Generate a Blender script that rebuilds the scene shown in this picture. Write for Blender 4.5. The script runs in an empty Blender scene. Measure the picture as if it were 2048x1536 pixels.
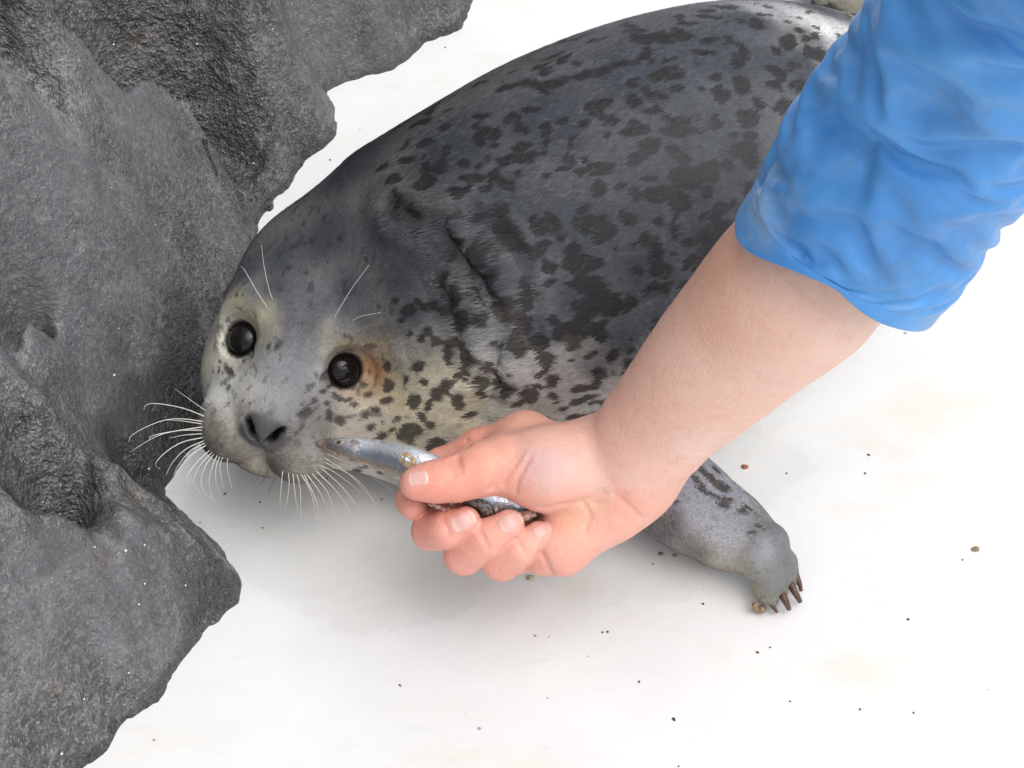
# Spotted seal being hand-fed a small fish beside a cast rock on a white pool deck.
import bpy, math, random
import numpy as np
from mathutils import Vector, Matrix

random.seed(7)
scene = bpy.context.scene
COL = scene.collection

# ------------------------------------------------------------------ camera
DIST, PITCH, LENS = 1.30, math.radians(48.0), 72.0
CAM = np.array([0.0, -DIST*math.cos(PITCH), DIST*math.sin(PITCH)])
FW = np.array([0.0, math.cos(PITCH), -math.sin(PITCH)])
RT = np.array([1.0, 0.0, 0.0])
UP = np.cross(RT, FW)
FPX = LENS/36.0*2048.0
cd = bpy.data.cameras.new('camera'); cd.lens = LENS; cd.sensor_width = 36.0
cd.clip_start = 0.02; cd.clip_end = 200.0
cam = bpy.data.objects.new('camera', cd); COL.objects.link(cam)
cam.location = CAM; cam.rotation_euler = (math.pi/2-PITCH, 0, 0)
scene.camera = cam

# ------------------------------------------------------------------ light: bright overcast
SUN_EL, SUN_AZ = math.radians(66), math.radians(125)      # high, off to the right of the lens
world = bpy.data.worlds.new('World'); scene.world = world; world.use_nodes = True
wn = world.node_tree.nodes; wl = world.node_tree.links
bg = wn['Background']
sky = wn.new('ShaderNodeTexSky'); sky.sky_type = 'NISHITA'; sky.sun_disc = False
sky.sun_elevation = SUN_EL; sky.sun_rotation = SUN_AZ
sky.air_density = 1.0; sky.dust_density = 3.0; sky.ozone_density = 1.0
hs = wn.new('ShaderNodeHueSaturation'); hs.inputs['Saturation'].default_value = 0.22   # cloud cover
wl.new(sky.outputs[0], hs.inputs['Color']); wl.new(hs.outputs[0], bg.inputs['Color'])
bg.inputs['Strength'].default_value = 0.145
sd = bpy.data.lights.new('sun', 'SUN'); sd.energy = 1.0; sd.angle = math.radians(60); sd.color = (1.0, 0.97, 0.93)
sun = bpy.data.objects.new('sun', sd); COL.objects.link(sun)
sdir = Vector((math.sin(SUN_AZ)*math.cos(SUN_EL), math.cos(SUN_AZ)*math.cos(SUN_EL), math.sin(SUN_EL)))
sun.rotation_euler = sdir.to_track_quat('Z', 'Y').to_euler()
vs = scene.view_settings
vs.view_transform = 'Standard'; vs.look = 'None'; vs.gamma = 1.0; vs.exposure = 0.56
vs.use_curve_mapping = False
scene.render.film_transparent = False
scene.cycles.max_bounces = 6
scene.cycles.use_denoising = True
def lap(w): pass

# ------------------------------------------------------------------ measuring helpers
def ray(px, py):
    return FW + RT*((px-1024.0)/FPX) - UP*((py-768.0)/FPX)
def at(px, py, z=0.0):
    d = ray(px, py); return CAM + d*((z-CAM[2])/d[2])
def dep(P):
    return float((np.asarray(P)-CAM) @ FW)
def proj(P):
    q = np.asarray(P)-CAM; w = q @ FW
    return np.stack([1024+FPX*(q@RT)/w, 768-FPX*(q@UP)/w], -1)
def rp(P, px):
    return px*dep(P)/FPX

# ------------------------------------------------------------------ numpy noise
def _hash(ix, iy, iz, s):
    n = (ix*374761393 + iy*668265263 + iz*2147483647 + s*1274126177) & 0xffffffff
    n = ((n ^ (n >> 13))*1103515245) & 0xffffffff
    n = ((n ^ (n >> 16))*2246822519) & 0xffffffff
    return ((n ^ (n >> 15)) & 0xffff).astype(np.float32)/32767.5-1.0
def noise(P, scale, s=0):
    Q = np.asarray(P)*scale
    I = np.floor(Q).astype(np.int64); f = (Q-I).astype(np.float32); u = f*f*(3-2*f)
    r = 0
    for dx in (0, 1):
        for dy in (0, 1):
            for dz in (0, 1):
                w = (u[:, 0] if dx else 1-u[:, 0])*(u[:, 1] if dy else 1-u[:, 1])*(u[:, 2] if dz else 1-u[:, 2])
                r = r + w*_hash(I[:, 0]+dx, I[:, 1]+dy, I[:, 2]+dz, s)
    return r
def fbm(P, scale, octv=4, s=0, gain=0.5):
    r = 0; a = 1.0
    for o in range(octv):
        r = r + a*noise(P, scale*2.03**o, s+o*17); a *= gain
    return r
def sstep(a, b, x):
    t = np.clip((x-a)/(b-a), 0, 1); return t*t*(3-2*t)

# ------------------------------------------------------------------ implicit-surface toolkit
def smin(a, b, k):
    h = np.maximum(k-np.abs(a-b), 0)/k
    return np.minimum(a, b)-h*h*k*0.25
def smax(a, b, k):
    return -smin(-a, -b, k)
def cone(P, a, b, ra, rb):                      # tapered capsule
    a = np.asarray(a); b = np.asarray(b); ab = b-a
    t = np.clip(((P-a)@ab)/max(ab@ab, 1e-12), 0, 1)
    q = P-a-t[:, None]*ab
    return np.sqrt((q*q).sum(1))-(ra+(rb-ra)*t)
def ball(P, c, r):
    q = P-np.asarray(c); return np.sqrt((q*q).sum(1))-r
def ell(P, c, r, M=None):                       # ellipsoid, rows of M = its axes
    q = P-np.asarray(c)
    if M is not None: q = q@np.asarray(M).T
    r = np.asarray(r)
    k0 = np.sqrt(((q/r)**2).sum(1)); k1 = np.sqrt(((q/(r*r))**2).sum(1))
    return k0*(k0-1.0)/np.maximum(k1, 1e-6)
def catmull(pts, n):
    pts = np.asarray(pts, float); m = len(pts)
    E_ = np.vstack([2*pts[0]-pts[1], pts, 2*pts[-1]-pts[-2]])
    out = []
    for t in np.linspace(0, m-1, n):
        i = min(int(t), m-2); f = t-i
        p0, p1, p2, p3 = E_[i:i+4]
        out.append(0.5*((2*p1)+(-p0+p2)*f+(2*p0-5*p1+4*p2-p3)*f*f+(-p0+3*p1-3*p2+p3)*f**3))
    return np.array(out)
def sweep(P, C, r):                             # union of many spheres along a curve
    d = np.full(len(P), 9.0, np.float32)
    for c, q in zip(C, r):
        e = P-c; d = np.minimum(d, np.sqrt((e*e).sum(1))-q)
    return d

def march(f, lo, hi, h, B=8):
    """mesh the zero set of f with sparse surface nets -> verts, quads"""
    lo = np.asarray(lo, float); n = np.ceil((np.asarray(hi)-lo)/(h*B)).astype(int)
    bi = np.stack(np.meshgrid(*[np.arange(k) for k in n], indexing='ij'), -1).reshape(-1, 3)
    ctr = lo+(bi+0.5)*B*h
    d = f(ctr)
    bi = bi[np.abs(d) < B*h*0.5*1.7320508*1.45+h]
    g = np.stack(np.meshgrid(*[np.arange(B+1)]*3, indexing='ij'), -1).reshape(-1, 3)
    vals = np.empty((len(bi), (B+1)**3), np.float32)
    CH = max(1, 400000//((B+1)**3))
    for i in range(0, len(bi), CH):
        q = (bi[i:i+CH, None, :]*B+g[None])
        vals[i:i+CH] = f(lo+q.reshape(-1, 3)*h).reshape(-1, (B+1)**3)
    V = vals.reshape(-1, B+1, B+1, B+1)
    S = V < 0
    cnt = np.zeros((len(bi), B, B, B), np.int8); acc = np.zeros((len(bi), B, B, B, 3), np.float32); ne = np.zeros((len(bi), B, B, B), np.float32)
    sl = lambda A, o: A[:, o[0]:o[0]+B, o[1]:o[1]+B, o[2]:o[2]+B]
    corners = [(x, y, z) for x in (0, 1) for y in (0, 1) for z in (0, 1)]
    for o in corners: cnt += sl(S, o)
    act = (cnt > 0) & (cnt < 8)
    for o in corners:
        for ax in range(3):
            if o[ax] == 0:
                p = list(o); p[ax] = 1; p = tuple(p)
                a, b = sl(V, o), sl(V, p); cr = (a < 0) != (b < 0)
                t = np.where(cr, a/np.where(cr, a-b, 1), 0)
                for k in range(3):
                    acc[..., k] += np.where(cr, (t if k == ax else o[k]), 0)
                ne += cr
    w = np.argwhere(act)
    cell = bi[w[:, 0]]*B+w[:, 1:]
    pos = lo+(cell+acc[act]/ne[act][:, None])*h
    N = (n*B+2).astype(np.int64)
    lin = lambda c: ((c[:, 0]+1)*N[1]+(c[:, 1]+1))*N[2]+(c[:, 2]+1)
    ids = lin(cell); order = np.argsort(ids); sid = ids[order]
    quads = []
    for ax in range(3):
        p = [0, 0, 0]; p[ax] = 1
        a, b = sl(S, (0, 0, 0)), sl(S, tuple(p))
        e = np.argwhere(a != b)
        if not len(e): continue
        c = bi[e[:, 0]]*B+e[:, 1:]; flip = a[tuple(e.T)]
        u, v = [(1, 2), (2, 0), (0, 1)][ax]
        du = np.zeros(3, int); dv = np.zeros(3, int); du[u] = 1; dv[v] = 1
        Q = []; ok = np.ones(len(c), bool)
        for cc in (c, c-du, c-du-dv, c-dv):
            l = lin(cc); j = np.clip(np.searchsorted(sid, l), 0, len(sid)-1); ok &= sid[j] == l; Q.append(order[j])
        Q = np.stack(Q, 1)[ok]; fl = flip[ok]
        Q[~fl] = Q[~fl][:, ::-1]
        quads.append(Q)
    quads = np.vstack(quads)
    for _ in range(2):                         # settle the vertices on the surface
        e = h*0.35; d0 = f(pos)
        G = np.stack([f(pos+np.eye(3)[k]*e)-d0 for k in range(3)], 1)/e
        st = d0[:, None]*G/np.maximum((G*G).sum(1), 0.2)[:, None]
        ln = np.sqrt((st*st).sum(1))[:, None]
        pos = pos-st*np.minimum(1, 0.7*h/np.maximum(ln, 1e-9))
    return pos, quads

def hit(f, pix, t0=0.5, t1=2.2):                # where the sight lines of some pixels meet a surface
    D = np.array([ray(*p) for p in pix]); t = np.full(len(D), t0)
    for _ in range(140):
        d = f(CAM+D*t[:, None]); t = t+np.clip(d, -0.01, 0.05)*0.75
    P = CAM+D*t[:, None]
    return P, np.abs(f(P)) < 0.004

# ------------------------------------------------------------------ object helpers
def mesh_obj(name, V, F_, mat=None, parent=None, smooth=True, attrs=None):
    me = bpy.data.meshes.new(name)
    V = np.asarray(V, np.float32); 
    if isinstance(F_, np.ndarray):
        k = F_.shape[1]; me.vertices.add(len(V)); me.vertices.foreach_set('co', V.ravel())
        me.loops.add(F_.size); me.polygons.add(len(F_))
        me.loops.foreach_set('vertex_index', F_.astype(np.int32).ravel())
        me.polygons.foreach_set('loop_start', np.arange(0, F_.size, k, dtype=np.int32))
        me.update(calc_edges=True)
    else:
        me.from_pydata([tuple(v) for v in V], [], F_); me.update()
    if smooth: me.polygons.foreach_set('use_smooth', np.ones(len(me.polygons), bool))
    for nme, A in (attrs or {}).items():
        A = np.asarray(A, np.float32)
        if A.ndim == 1:
            at_ = me.attributes.new(nme, 'FLOAT', 'POINT'); at_.data.foreach_set('value', A)
        else:
            at_ = me.attributes.new(nme, 'FLOAT_VECTOR', 'POINT'); at_.data.foreach_set('vector', A.ravel())
    if mat: me.materials.append(mat)
    o = bpy.data.objects.new(name, me); COL.objects.link(o)
    if parent: o.parent = parent; o.matrix_parent_inverse = parent.matrix_world.inverted()
    return o
def tag(o, label=None, cat=None, group=None, kind=None):
    if label: o['label'] = label
    if cat: o['category'] = cat
    if group: o['group'] = group
    if kind: o['kind'] = kind
    return o
def empty(name, loc):
    o = bpy.data.objects.new(name, None); COL.objects.link(o); o.location = Vector(loc)
    o.empty_display_size = 0.05; o.matrix_world = Matrix.Translation(Vector(loc)); return o
def tube(path, r, sides=6, cap=True):
    path = np.asarray(path, float); n = len(path); r = np.broadcast_to(r, (n,))
    T = np.gradient(path, axis=0); T /= np.linalg.norm(T, axis=1)[:, None]+1e-12
    ref = np.array([0, 0, 1.0]) if abs(T[0][2]) < 0.9 else np.array([1.0, 0, 0])
    V = []; A = np.cross(T[0], ref); A /= np.linalg.norm(A)
    for i in range(n):
        A = A-T[i]*(A@T[i]); A /= np.linalg.norm(A); Bn = np.cross(T[i], A)
        for k in range(sides):
            a = 2*math.pi*k/sides; V.append(path[i]+r[i]*(A*math.cos(a)+Bn*math.sin(a)))
    Fc = []
    for i in range(n-1):
        for k in range(sides):
            k2 = (k+1) % sides; Fc.append((i*sides+k, i*sides+k2, (i+1)*sides+k2, (i+1)*sides+k))
    if cap: Fc.append(tuple(range(sides))[::-1]); Fc.append(tuple((n-1)*sides+k for k in range(sides)))
    return np.array(V), Fc

# ------------------------------------------------------------------ node helpers
class NT:
    def __init__(s, name):
        s.m = bpy.data.materials.new(name); s.m.use_nodes = True; s.t = s.m.node_tree; s.n = s.t.nodes; s.l = s.t.links
        s.b = s.n['Principled BSDF']
    def new(s, typ, **kw):
        n = s.n.new(typ)
        for k, v in kw.items(): setattr(n, k, v)
        return n
    def put(s, sock, v):
        if isinstance(v, bpy.types.NodeSocket): s.l.new(v, sock)
        elif isinstance(v, (tuple, list)) and len(v) == 3 and sock.type == 'RGBA': sock.default_value = (*v, 1)
        else: sock.default_value = v
    def set(s, **kw):
        for k, v in kw.items(): s.put(s.b.inputs[k.replace('_', ' ')], v)
    def attr(s, name, vec=False):
        n = s.new('ShaderNodeAttribute', attribute_name=name); return n.outputs['Vector' if vec else 'Fac']
    def pos(s):
        return s.new('ShaderNodeNewGeometry').outputs['Position']
    def noise(s, vec, scale, detail=4, rough=0.55, col=False, dist=0):
        n = s.new('ShaderNodeTexNoise'); s.put(n.inputs['Vector'], vec); n.inputs['Scale'].default_value = scale
        n.inputs['Detail'].default_value = detail; n.inputs['Roughness'].default_value = rough; n.inputs['Distortion'].default_value = dist
        return n.outputs['Color' if col else 'Fac']
    def vor(s, vec, scale, feature='F1', out='Distance'):
        n = s.new('ShaderNodeTexVoronoi', feature=feature); s.put(n.inputs['Vector'], vec); n.inputs['Scale'].default_value = scale
        return n.outputs[out]
    def math(s, op, a, b=0.0, c=None, clamp=False):
        n = s.new('ShaderNodeMath', operation=op, use_clamp=clamp); s.put(n.inputs[0], a); s.put(n.inputs[1], b)
        if c is not None: s.put(n.inputs[2], c)
        return n.outputs[0]
    def ramp(s, x, a, b, va=0.0, vb=1.0):
        n = s.new('ShaderNodeMapRange', interpolation_type='SMOOTHSTEP'); s.put(n.inputs[0], x)
        for i, v in enumerate((a, b, va, vb)): s.put(n.inputs[i+1], v)
        return n.outputs[0]
    def mix(s, f, a, b, blend='MIX'):
        n = s.new('ShaderNodeMix', data_type='RGBA', blend_type=blend); s.put(n.inputs[0], f); s.put(n.inputs[6], a); s.put(n.inputs[7], b)
        return n.outputs[2]
    def vmul(s, v, w):
        n = s.new('ShaderNodeVectorMath', operation='MULTIPLY'); s.put(n.inputs[0], v); s.put(n.inputs[1], w); return n.outputs[0]
    def bump(s, h, dist, strength=1.0, normal=None):
        n = s.new('ShaderNodeBump'); n.inputs['Strength'].default_value = strength; n.inputs['Distance'].default_value = dist
        s.put(n.inputs['Height'], h)
        if normal is not None: s.put(n.inputs['Normal'], normal)
        return n.outputs[0]

# ================================================================== FLOOR
def floor_material():
    t = NT('white_deck_paint'); p = t.pos()
    n1 = t.noise(p, 9, 5, 0.6); n2 = t.noise(p, 60, 4); n3 = t.noise(p, 700, 2)
    base = t.mix(t.ramp(n1, .35, .7), (.71, .71, .705), (.76, .76, .755))
    base = t.mix(t.math('MULTIPLY', t.ramp(t.noise(t.vmul(p, (1, 2.2, 1)), 5.5, 5, .65), .52, .70), .34), base, (.68, .59, .43))    # faint yellow stains
    base = t.mix(t.math('MULTIPLY', t.ramp(t.noise(t.vmul(p, (.4, 1.6, 1)), 40, 5, .7), .56, .76), .22), base, (.50, .50, .49))    # scuffs
    v = t.new('ShaderNodeTexVoronoi', feature='F1'); t.put(v.inputs['Vector'], p); v.inputs['Scale'].default_value = 46
    sz = t.ramp(t.noise(p, 33, 0), .50, .80, 0, .075)
    spk = t.math('LESS_THAN', v.outputs['Distance'], sz)
    base = t.mix(t.math('MULTIPLY', spk, .62), base, (.10, .09, .08))           # grit
    # water film beside the rock and under the chin
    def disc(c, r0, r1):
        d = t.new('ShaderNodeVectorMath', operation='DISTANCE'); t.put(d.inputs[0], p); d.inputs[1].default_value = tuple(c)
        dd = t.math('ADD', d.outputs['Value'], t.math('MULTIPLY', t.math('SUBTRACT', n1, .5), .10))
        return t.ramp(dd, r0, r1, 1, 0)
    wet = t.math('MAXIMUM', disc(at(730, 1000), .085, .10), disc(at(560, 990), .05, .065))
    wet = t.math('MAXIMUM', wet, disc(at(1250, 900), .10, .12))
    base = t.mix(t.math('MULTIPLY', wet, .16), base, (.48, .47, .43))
    t.set(Base_Color=base, Roughness=t.ramp(wet, 0, 1, .42, .10), Specular_IOR_Level=.5)
    t.set(Normal=t.bump(t.math('ADD', t.math('MULTIPLY', n2, .7), t.math('MULTIPLY', n3, .25)), .0012, .5))
    return t.m
fl = mesh_obj('floor', [(-60, -60, 0), (60, -60, 0), (60, 60, 0), (-60, 60, 0)], [(0, 1, 2, 3)], floor_material(), smooth=False)
tag(fl, 'white painted pool deck with fine grit and faint yellow stains', 'floor', kind='structure')

# ================================================================== ROCK
def rock_material():
    t = NT('cast_grey_rock'); p = t.pos()
    big = t.noise(p, 7, 5, .6); mid = t.noise(p, 38, 5, .65); fine = t.noise(p, 210, 3, .6); grit = t.noise(p, 620, 2, .5); n30 = t.noise(p, 30, 6, .75)
    c = t.mix(t.ramp(big, .34, .66), (.054, .052, .058), (.118, .116, .126))
    c = t.mix(t.math('MULTIPLY', t.ramp(t.noise(p, 13, 5, .6), .50, .66), .7), c, (.115, .130, .130))
    c = t.mix(t.math('MULTIPLY', t.ramp(t.noise(p, 21, 6, .7), .52, .68), .45), c, (.17, .135, .09))     # ochre wash
    c = t.mix(t.math('MULTIPLY', t.ramp(mid, .48, .64), .55), c, (.19, .19, .20))
    c = t.mix(t.math('MULTIPLY', t.ramp(mid, .46, .34), .45), c, (.035, .034, .038))
    c = t.mix(t.math('MULTIPLY', t.ramp(fine, .53, .66), .42), c, (.30, .285, .26))           # pale grains
    c = t.mix(t.math('MULTIPLY', t.ramp(fine, .46, .34), .55), c, (.018, .018, .020))         # pores
    c = t.mix(t.math('MULTIPLY', t.ramp(grit, .58, .68), .5), c, (.42, .40, .36))
    c = t.mix(t.math('MULTIPLY', t.ramp(grit, .42, .32), .42), c, (.015, .015, .017))
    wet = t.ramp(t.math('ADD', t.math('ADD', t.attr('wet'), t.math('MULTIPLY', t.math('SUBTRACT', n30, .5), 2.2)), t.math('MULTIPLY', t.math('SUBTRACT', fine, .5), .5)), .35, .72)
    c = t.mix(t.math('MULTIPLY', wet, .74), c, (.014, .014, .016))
    c = t.mix(t.math('MULTIPLY', t.attr('lime'), t.ramp(t.noise(p, 60, 6, .75), .42, .62)), c, (.36, .37, .37))
    sm = t.attr('smooth'); c = t.mix(t.math('MULTIPLY', sm, .5), c, t.mix(big, (.085, .085, .093), (.130, .133, .140)))
    rg = t.math('ADD', t.ramp(t.noise(p, 26, 5, .65), .38, .62, .28, .60), t.math('MULTIPLY', t.math('SUBTRACT', .5, grit), .4))
    t.set(Base_Color=c, Roughness=t.math('MULTIPLY', rg, t.ramp(wet, 0, 1, 1.0, .45)), Specular_IOR_Level=.6)
    h = t.math('ADD', t.math('ADD', t.math('MULTIPLY', mid, 1.0), t.math('MULTIPLY', fine, .75)), t.math('MULTIPLY', grit, .28))
    bn = t.bump(h, .0065, 1.0); t.put(bn.node.inputs['Strength'], t.ramp(sm, 0, 1, 1.0, .42)); t.set(Normal=bn)
    return t.m
ROCK_EDGE = [(1010,-330),(1000,-180),(972,-60),(935,40),(925,60),(898,72),(852,86),(835,106),(800,131),(770,148),(735,153),(700,166),(665,181),(660,196),(672,216),(679,242),(676,268),(660,290),(640,305),(606,336),(580,370),(557,400),(549,420),(525,437),
  (510,520),(490,620),(465,740),(436,838),(402,893),(365,933),(343,968),(337,992),(350,1014),(392,1043),(436,1080),(464,1115),(481,1158),(480,1200),(452,1228),(420,1260),(391,1294),(371,1321),(350,1355),(326,1399),(312,1416),(270,1436),(240,1460),(224,1490),(198,1516),(165,1545),(110,1610),(40,1720),(0,1850)]
ROCK_PTS = [(700,90,.050),(850,40,.040),(600,100,.085),(640,230,.045),(560,330,.045),(620,310,.02),(450,150,.14),(300,100,.175),(150,60,.21),(0,0,.24),(600,-100,.14),(300,-150,.25),(800,-100,.08),(0,-200,.30),(470,300,.075),(520,200,.10),(640,140,.062),(725,30,.075),(690,150,.025),
  (120,60,.20),(173,129,.160),(215,195,.130),(262,240,.105),(335,285,.075),(425,340,.038),(508,402,.008),
  (70,170,.205),(134,208,.200),(198,256,.187),(277,296,.165),(366,346,.132),(435,388,.102),(492,425,.062),(480,500,.075),(400,480,.11),(290,420,.15),
  (200,500,.155),(60,420,.195),(60,600,.16),(300,640,.105),(400,600,.078),(425,740,.035),(250,740,.09),(330,830,.05),(395,880,.012),(150,740,.105),
  (0,690,.135),(100,790,.075),(250,905,.035),(325,985,.008),
  (20,770,.145),(70,830,.13),(150,910,.10),(250,970,.066),(340,1025,.036),(430,1095,.026),(465,1160,.026),
  (70,990,.105),(50,930,.115),(140,1010,.10),(190,1020,.115),(220,1090,.108),(300,1120,.08),(400,1180,.040),(440,1200,.024),(0,1100,.175),(100,1180,.15),(200,1250,.108),(300,1300,.05),(0,1300,.175),(100,1380,.12),(200,1430,.05),(100,1500,.075),(0,1530,.115),(-120,1300,.24),(-250,800,.25),(-250,400,.30),(-250,0,.36),(-250,1500,.24),(-100,1700,.13)]
ROCK_CUTS = [([(45,860,.13),(62,960,.11),(42,1040,.11),(60,1120,.13)], .022, .018), ([(140,930,.09),(150,1000,.095),(185,1065,.10),(240,1140,.10)], .018, .012),
  ([(330,1015,.035),(200,935,.085),(110,850,.11)], -.016, .013), ([(90,1150,.15),(170,1230,.12),(190,1330,.09),(170,1440,.06)], -.018, .018),
  ([(640,0,.1),(648,90,.075),(672,160,.035)], -.014, .013), ([(560,120,.1),(610,210,.06),(650,260,.03)], .008, .018),
  ([(300,420,.14),(380,520,.11),(420,600,.07)], .004, .03), ([(240,1060,.105),(330,1180,.065),(340,1290,.04)], .012, .014), ([(0,800,.14),(30,900,.14)], .012, .015)]
def build_rock():
    edge = np.array([at(*e)[:2] for e in ROCK_EDGE])
    far = np.array([[-1.2, edge[-1][1]], [-1.2, edge[0][1]]])
    e2 = catmull(edge, 420)
    poly = np.vstack([e2, far])
    cp = np.array([at(*c) for c in ROCK_PTS])
    X, Z = cp[:, :2], cp[:, 2]
    def tps(r2): return np.where(r2 > 0, r2*np.log(np.maximum(r2, 1e-12)), 0)
    n = len(X); K = tps(((X[:, None]-X[None])**2).sum(2))+np.eye(n)*2e-5
    A = np.zeros((n+3, n+3)); A[:n, :n] = K; A[:n, n] = 1; A[:n, n+1:] = X; A[n, :n] = 1; A[n+1:, :n] = X.T
    wgt = np.linalg.solve(A, np.concatenate([Z, [0, 0, 0]]))
    h = 0.0026
    gx = np.arange(-.66, 0.06, h); gy = np.arange(edge[-1][1]+.005, edge[0][1]-.005, h)
    GX, GY = np.meshgrid(gx, gy, indexing='ij'); Q = np.stack([GX.ravel(), GY.ravel()], 1)
    H = np.zeros(len(Q))
    for i in range(0, len(Q), 40000):
        q = Q[i:i+40000]; H[i:i+40000] = tps(((q[:, None]-X[None])**2).sum(2))@wgt[:n]+wgt[n]+q@wgt[n+1:]
    # signed distance to the foot line
    inside = np.zeros(len(Q), bool); j = len(poly)-1
    for i in range(len(poly)):
        (xi, yi), (xj, yj) = poly[i], poly[j]
        c = ((yi > Q[:, 1]) != (yj > Q[:, 1])); xs = (xj-xi)*(Q[:, 1]-yi)/(yj-yi+1e-15)+xi
        inside ^= c & (Q[:, 0] < xs); j = i
    dist = np.full(len(Q), 9.0)
    for i in range(len(e2)-1):
        a, b = e2[i], e2[i+1]; ab = b-a; t = np.clip(((Q-a)@ab)/(ab@ab+1e-12), 0, 1)
        q = Q-a-t[:, None]*ab; dist = np.minimum(dist, (q*q).sum(1))
    dist = np.sqrt(dist)*np.where(inside, 1, -1)
    P3 = np.column_stack([Q, H])
    for pl, depth, wd in ROCK_CUTS:
        c = catmull([at(*p) for p in pl], 30)
        dd = np.full(len(Q), 9.0)
        for i in range(len(c)-1):
            a, b = c[i][:2], c[i+1][:2]; ab = b-a; t = np.clip(((Q-a)@ab)/(ab@ab+1e-12), 0, 1)
            q = Q-a-t[:, None]*ab; dd = np.minimum(dd, (q*q).sum(1))
        wob = 1+.45*noise(P3, 35, 5)
        H = H-depth*np.exp(-dd/(wd*wob)**2)
    H = H+.011*fbm(P3, 14, 3, 1)+.0060*fbm(P3, 45, 3, 9)
    rid = 1-np.abs(fbm(P3*np.array([1, .55, 1]), 24, 3, 33)); H = H+.010*(rid-.6)
    H = np.maximum(H, .010+.006*noise(P3, 30, 3))
    ed = dist+.0022*fbm(P3, 70, 3, 21)
    z = smin(H, -.004+2.6*ed, .016)
    z = z+.0011*fbm(np.column_stack([Q, z]), 160, 2, 40)*sstep(0, .01, dist)
    V = np.column_stack([Q, z]); nx, ny = GX.shape
    idx = np.arange(nx*ny).reshape(nx, ny)
    Fq = np.stack([idx[:-1, :-1], idx[1:, :-1], idx[1:, 1:], idx[:-1, 1:]], -1).reshape(-1, 4)
    keep = (ed > -.012)[Fq].all(1); Fq = Fq[keep]
    used, inv = np.unique(Fq, return_inverse=True)
    V = V[used]; Fq = inv.reshape(-1, 4)
    def blob(pts, r):
        m = np.zeros(len(V))
        for p in pts:
            d = np.sqrt(((V-at(*p))**2).sum(1)); m = np.maximum(m, sstep(r*1.5, r*.4, d))
        return m
    wet = np.maximum(blob([(400,850,.03),(370,890,.03),(310,870,.05),(420,790,.04),(260,900,.04),(430,640,.06),(430,700,.05),(350,820,.05),(300,920,.03),(410,720,.05)], .036), blob([(50,1050,.11),(600,280,.05),(560,240,.07),(560,400,.03),(440,1190,.02),(470,1150,.02),(150,1000,.1),(250,1330,.08)], .032)*.8)
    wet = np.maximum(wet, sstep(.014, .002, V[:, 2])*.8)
    lime = np.maximum(blob([(100,220,.19),(80,215,.19)], .025)*.7, blob([(380,1060,.03),(420,1100,.025),(675,230,.02)], .010))
    rk = mesh_obj('rock_outcrop', V, Fq, rock_material(), attrs={'wet': wet, 'lime': lime, 'smooth': blob([(150,480,.17),(180,620,.13),(70,560,.17),(260,580,.12),(300,480,.13),(200,720,.09),(700,80,.05),(800,50,.045),(330,180,.15),(120,380,.19),(230,400,.17),(480,100,.13),(200,1200,.11),(100,1280,.15),(320,1180,.07),(150,1350,.11)], .06)})
    tag(rk, 'rough dark grey ridged rock outcrop with wet patches beside the seal', 'rock')
    return V, rk
ROCKV, ROCK = build_rock(); lap('rock')

# ================================================================== SEAL: form
HS = 0.80e-3                                        # head model is in millimetres
HF = np.array([-.16798, -.95944, .22642]); HL = np.array([.95655, -.21416, -.19784]); HU = np.array([.23831, .18335, .95373])
HM = np.stack([HF, HL, HU]); HC = np.array([-0.1205, -0.0280, 0.0830])
def hw(x, y, z): return HC+HS*(HF*x+HL*y+HU*z)       # head -> world
EYE_C = {s: np.array([57.5, s*34.0+1.0, 13.0]) for s in (-1, 1)}
EYE_R = 15.4
def nrm(v): v = np.asarray(v, float); return v/np.linalg.norm(v)
EYE_D = {s: nrm([0.72, s*0.48, 0.50]) for s in (-1, 1)}
def eye_frame(s):
    d = EYE_D[s]; up = nrm(np.array([-.25, 0, 1.0])-d*np.dot([-.25, 0, 1.0], d)); sd = np.cross(up, d); return d, sd, up
def eye_cut(d, Q):
    for s in (-1, 1):
        g, sd, up = eye_frame(s); e = EYE_C[s]
        q = Q-e; a = q@g; x = q@sd; y = q@up
        d = smax(d, -(np.sqrt(((q-g*40)**2).sum(1))-23.5), 18)          # shallow orbit
        d = smin(d, np.sqrt((q*q).sum(1))-(EYE_R+1.6), 12)
        rr = 11.7+np.clip(a-9.0, 0, 9)*.9
        op = np.sqrt((x/1.04)**2+((y+.10*x*s)/.95)**2)
        opening = np.maximum((op-rr)*.78, -(a-2.0))
        d = smax(d, -opening, 2.0)
        c = e+g*14+(-sd*s)*17-up*5                     # tear furrow on the inner corner
        d = smax(d, -ell(Q, c, (5, 6, 1.8), np.stack([nrm(g), nrm(-sd*s*1.0-up*.5), nrm(np.cross(g, -sd*s-up*.5))])), 4)
    return d
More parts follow.
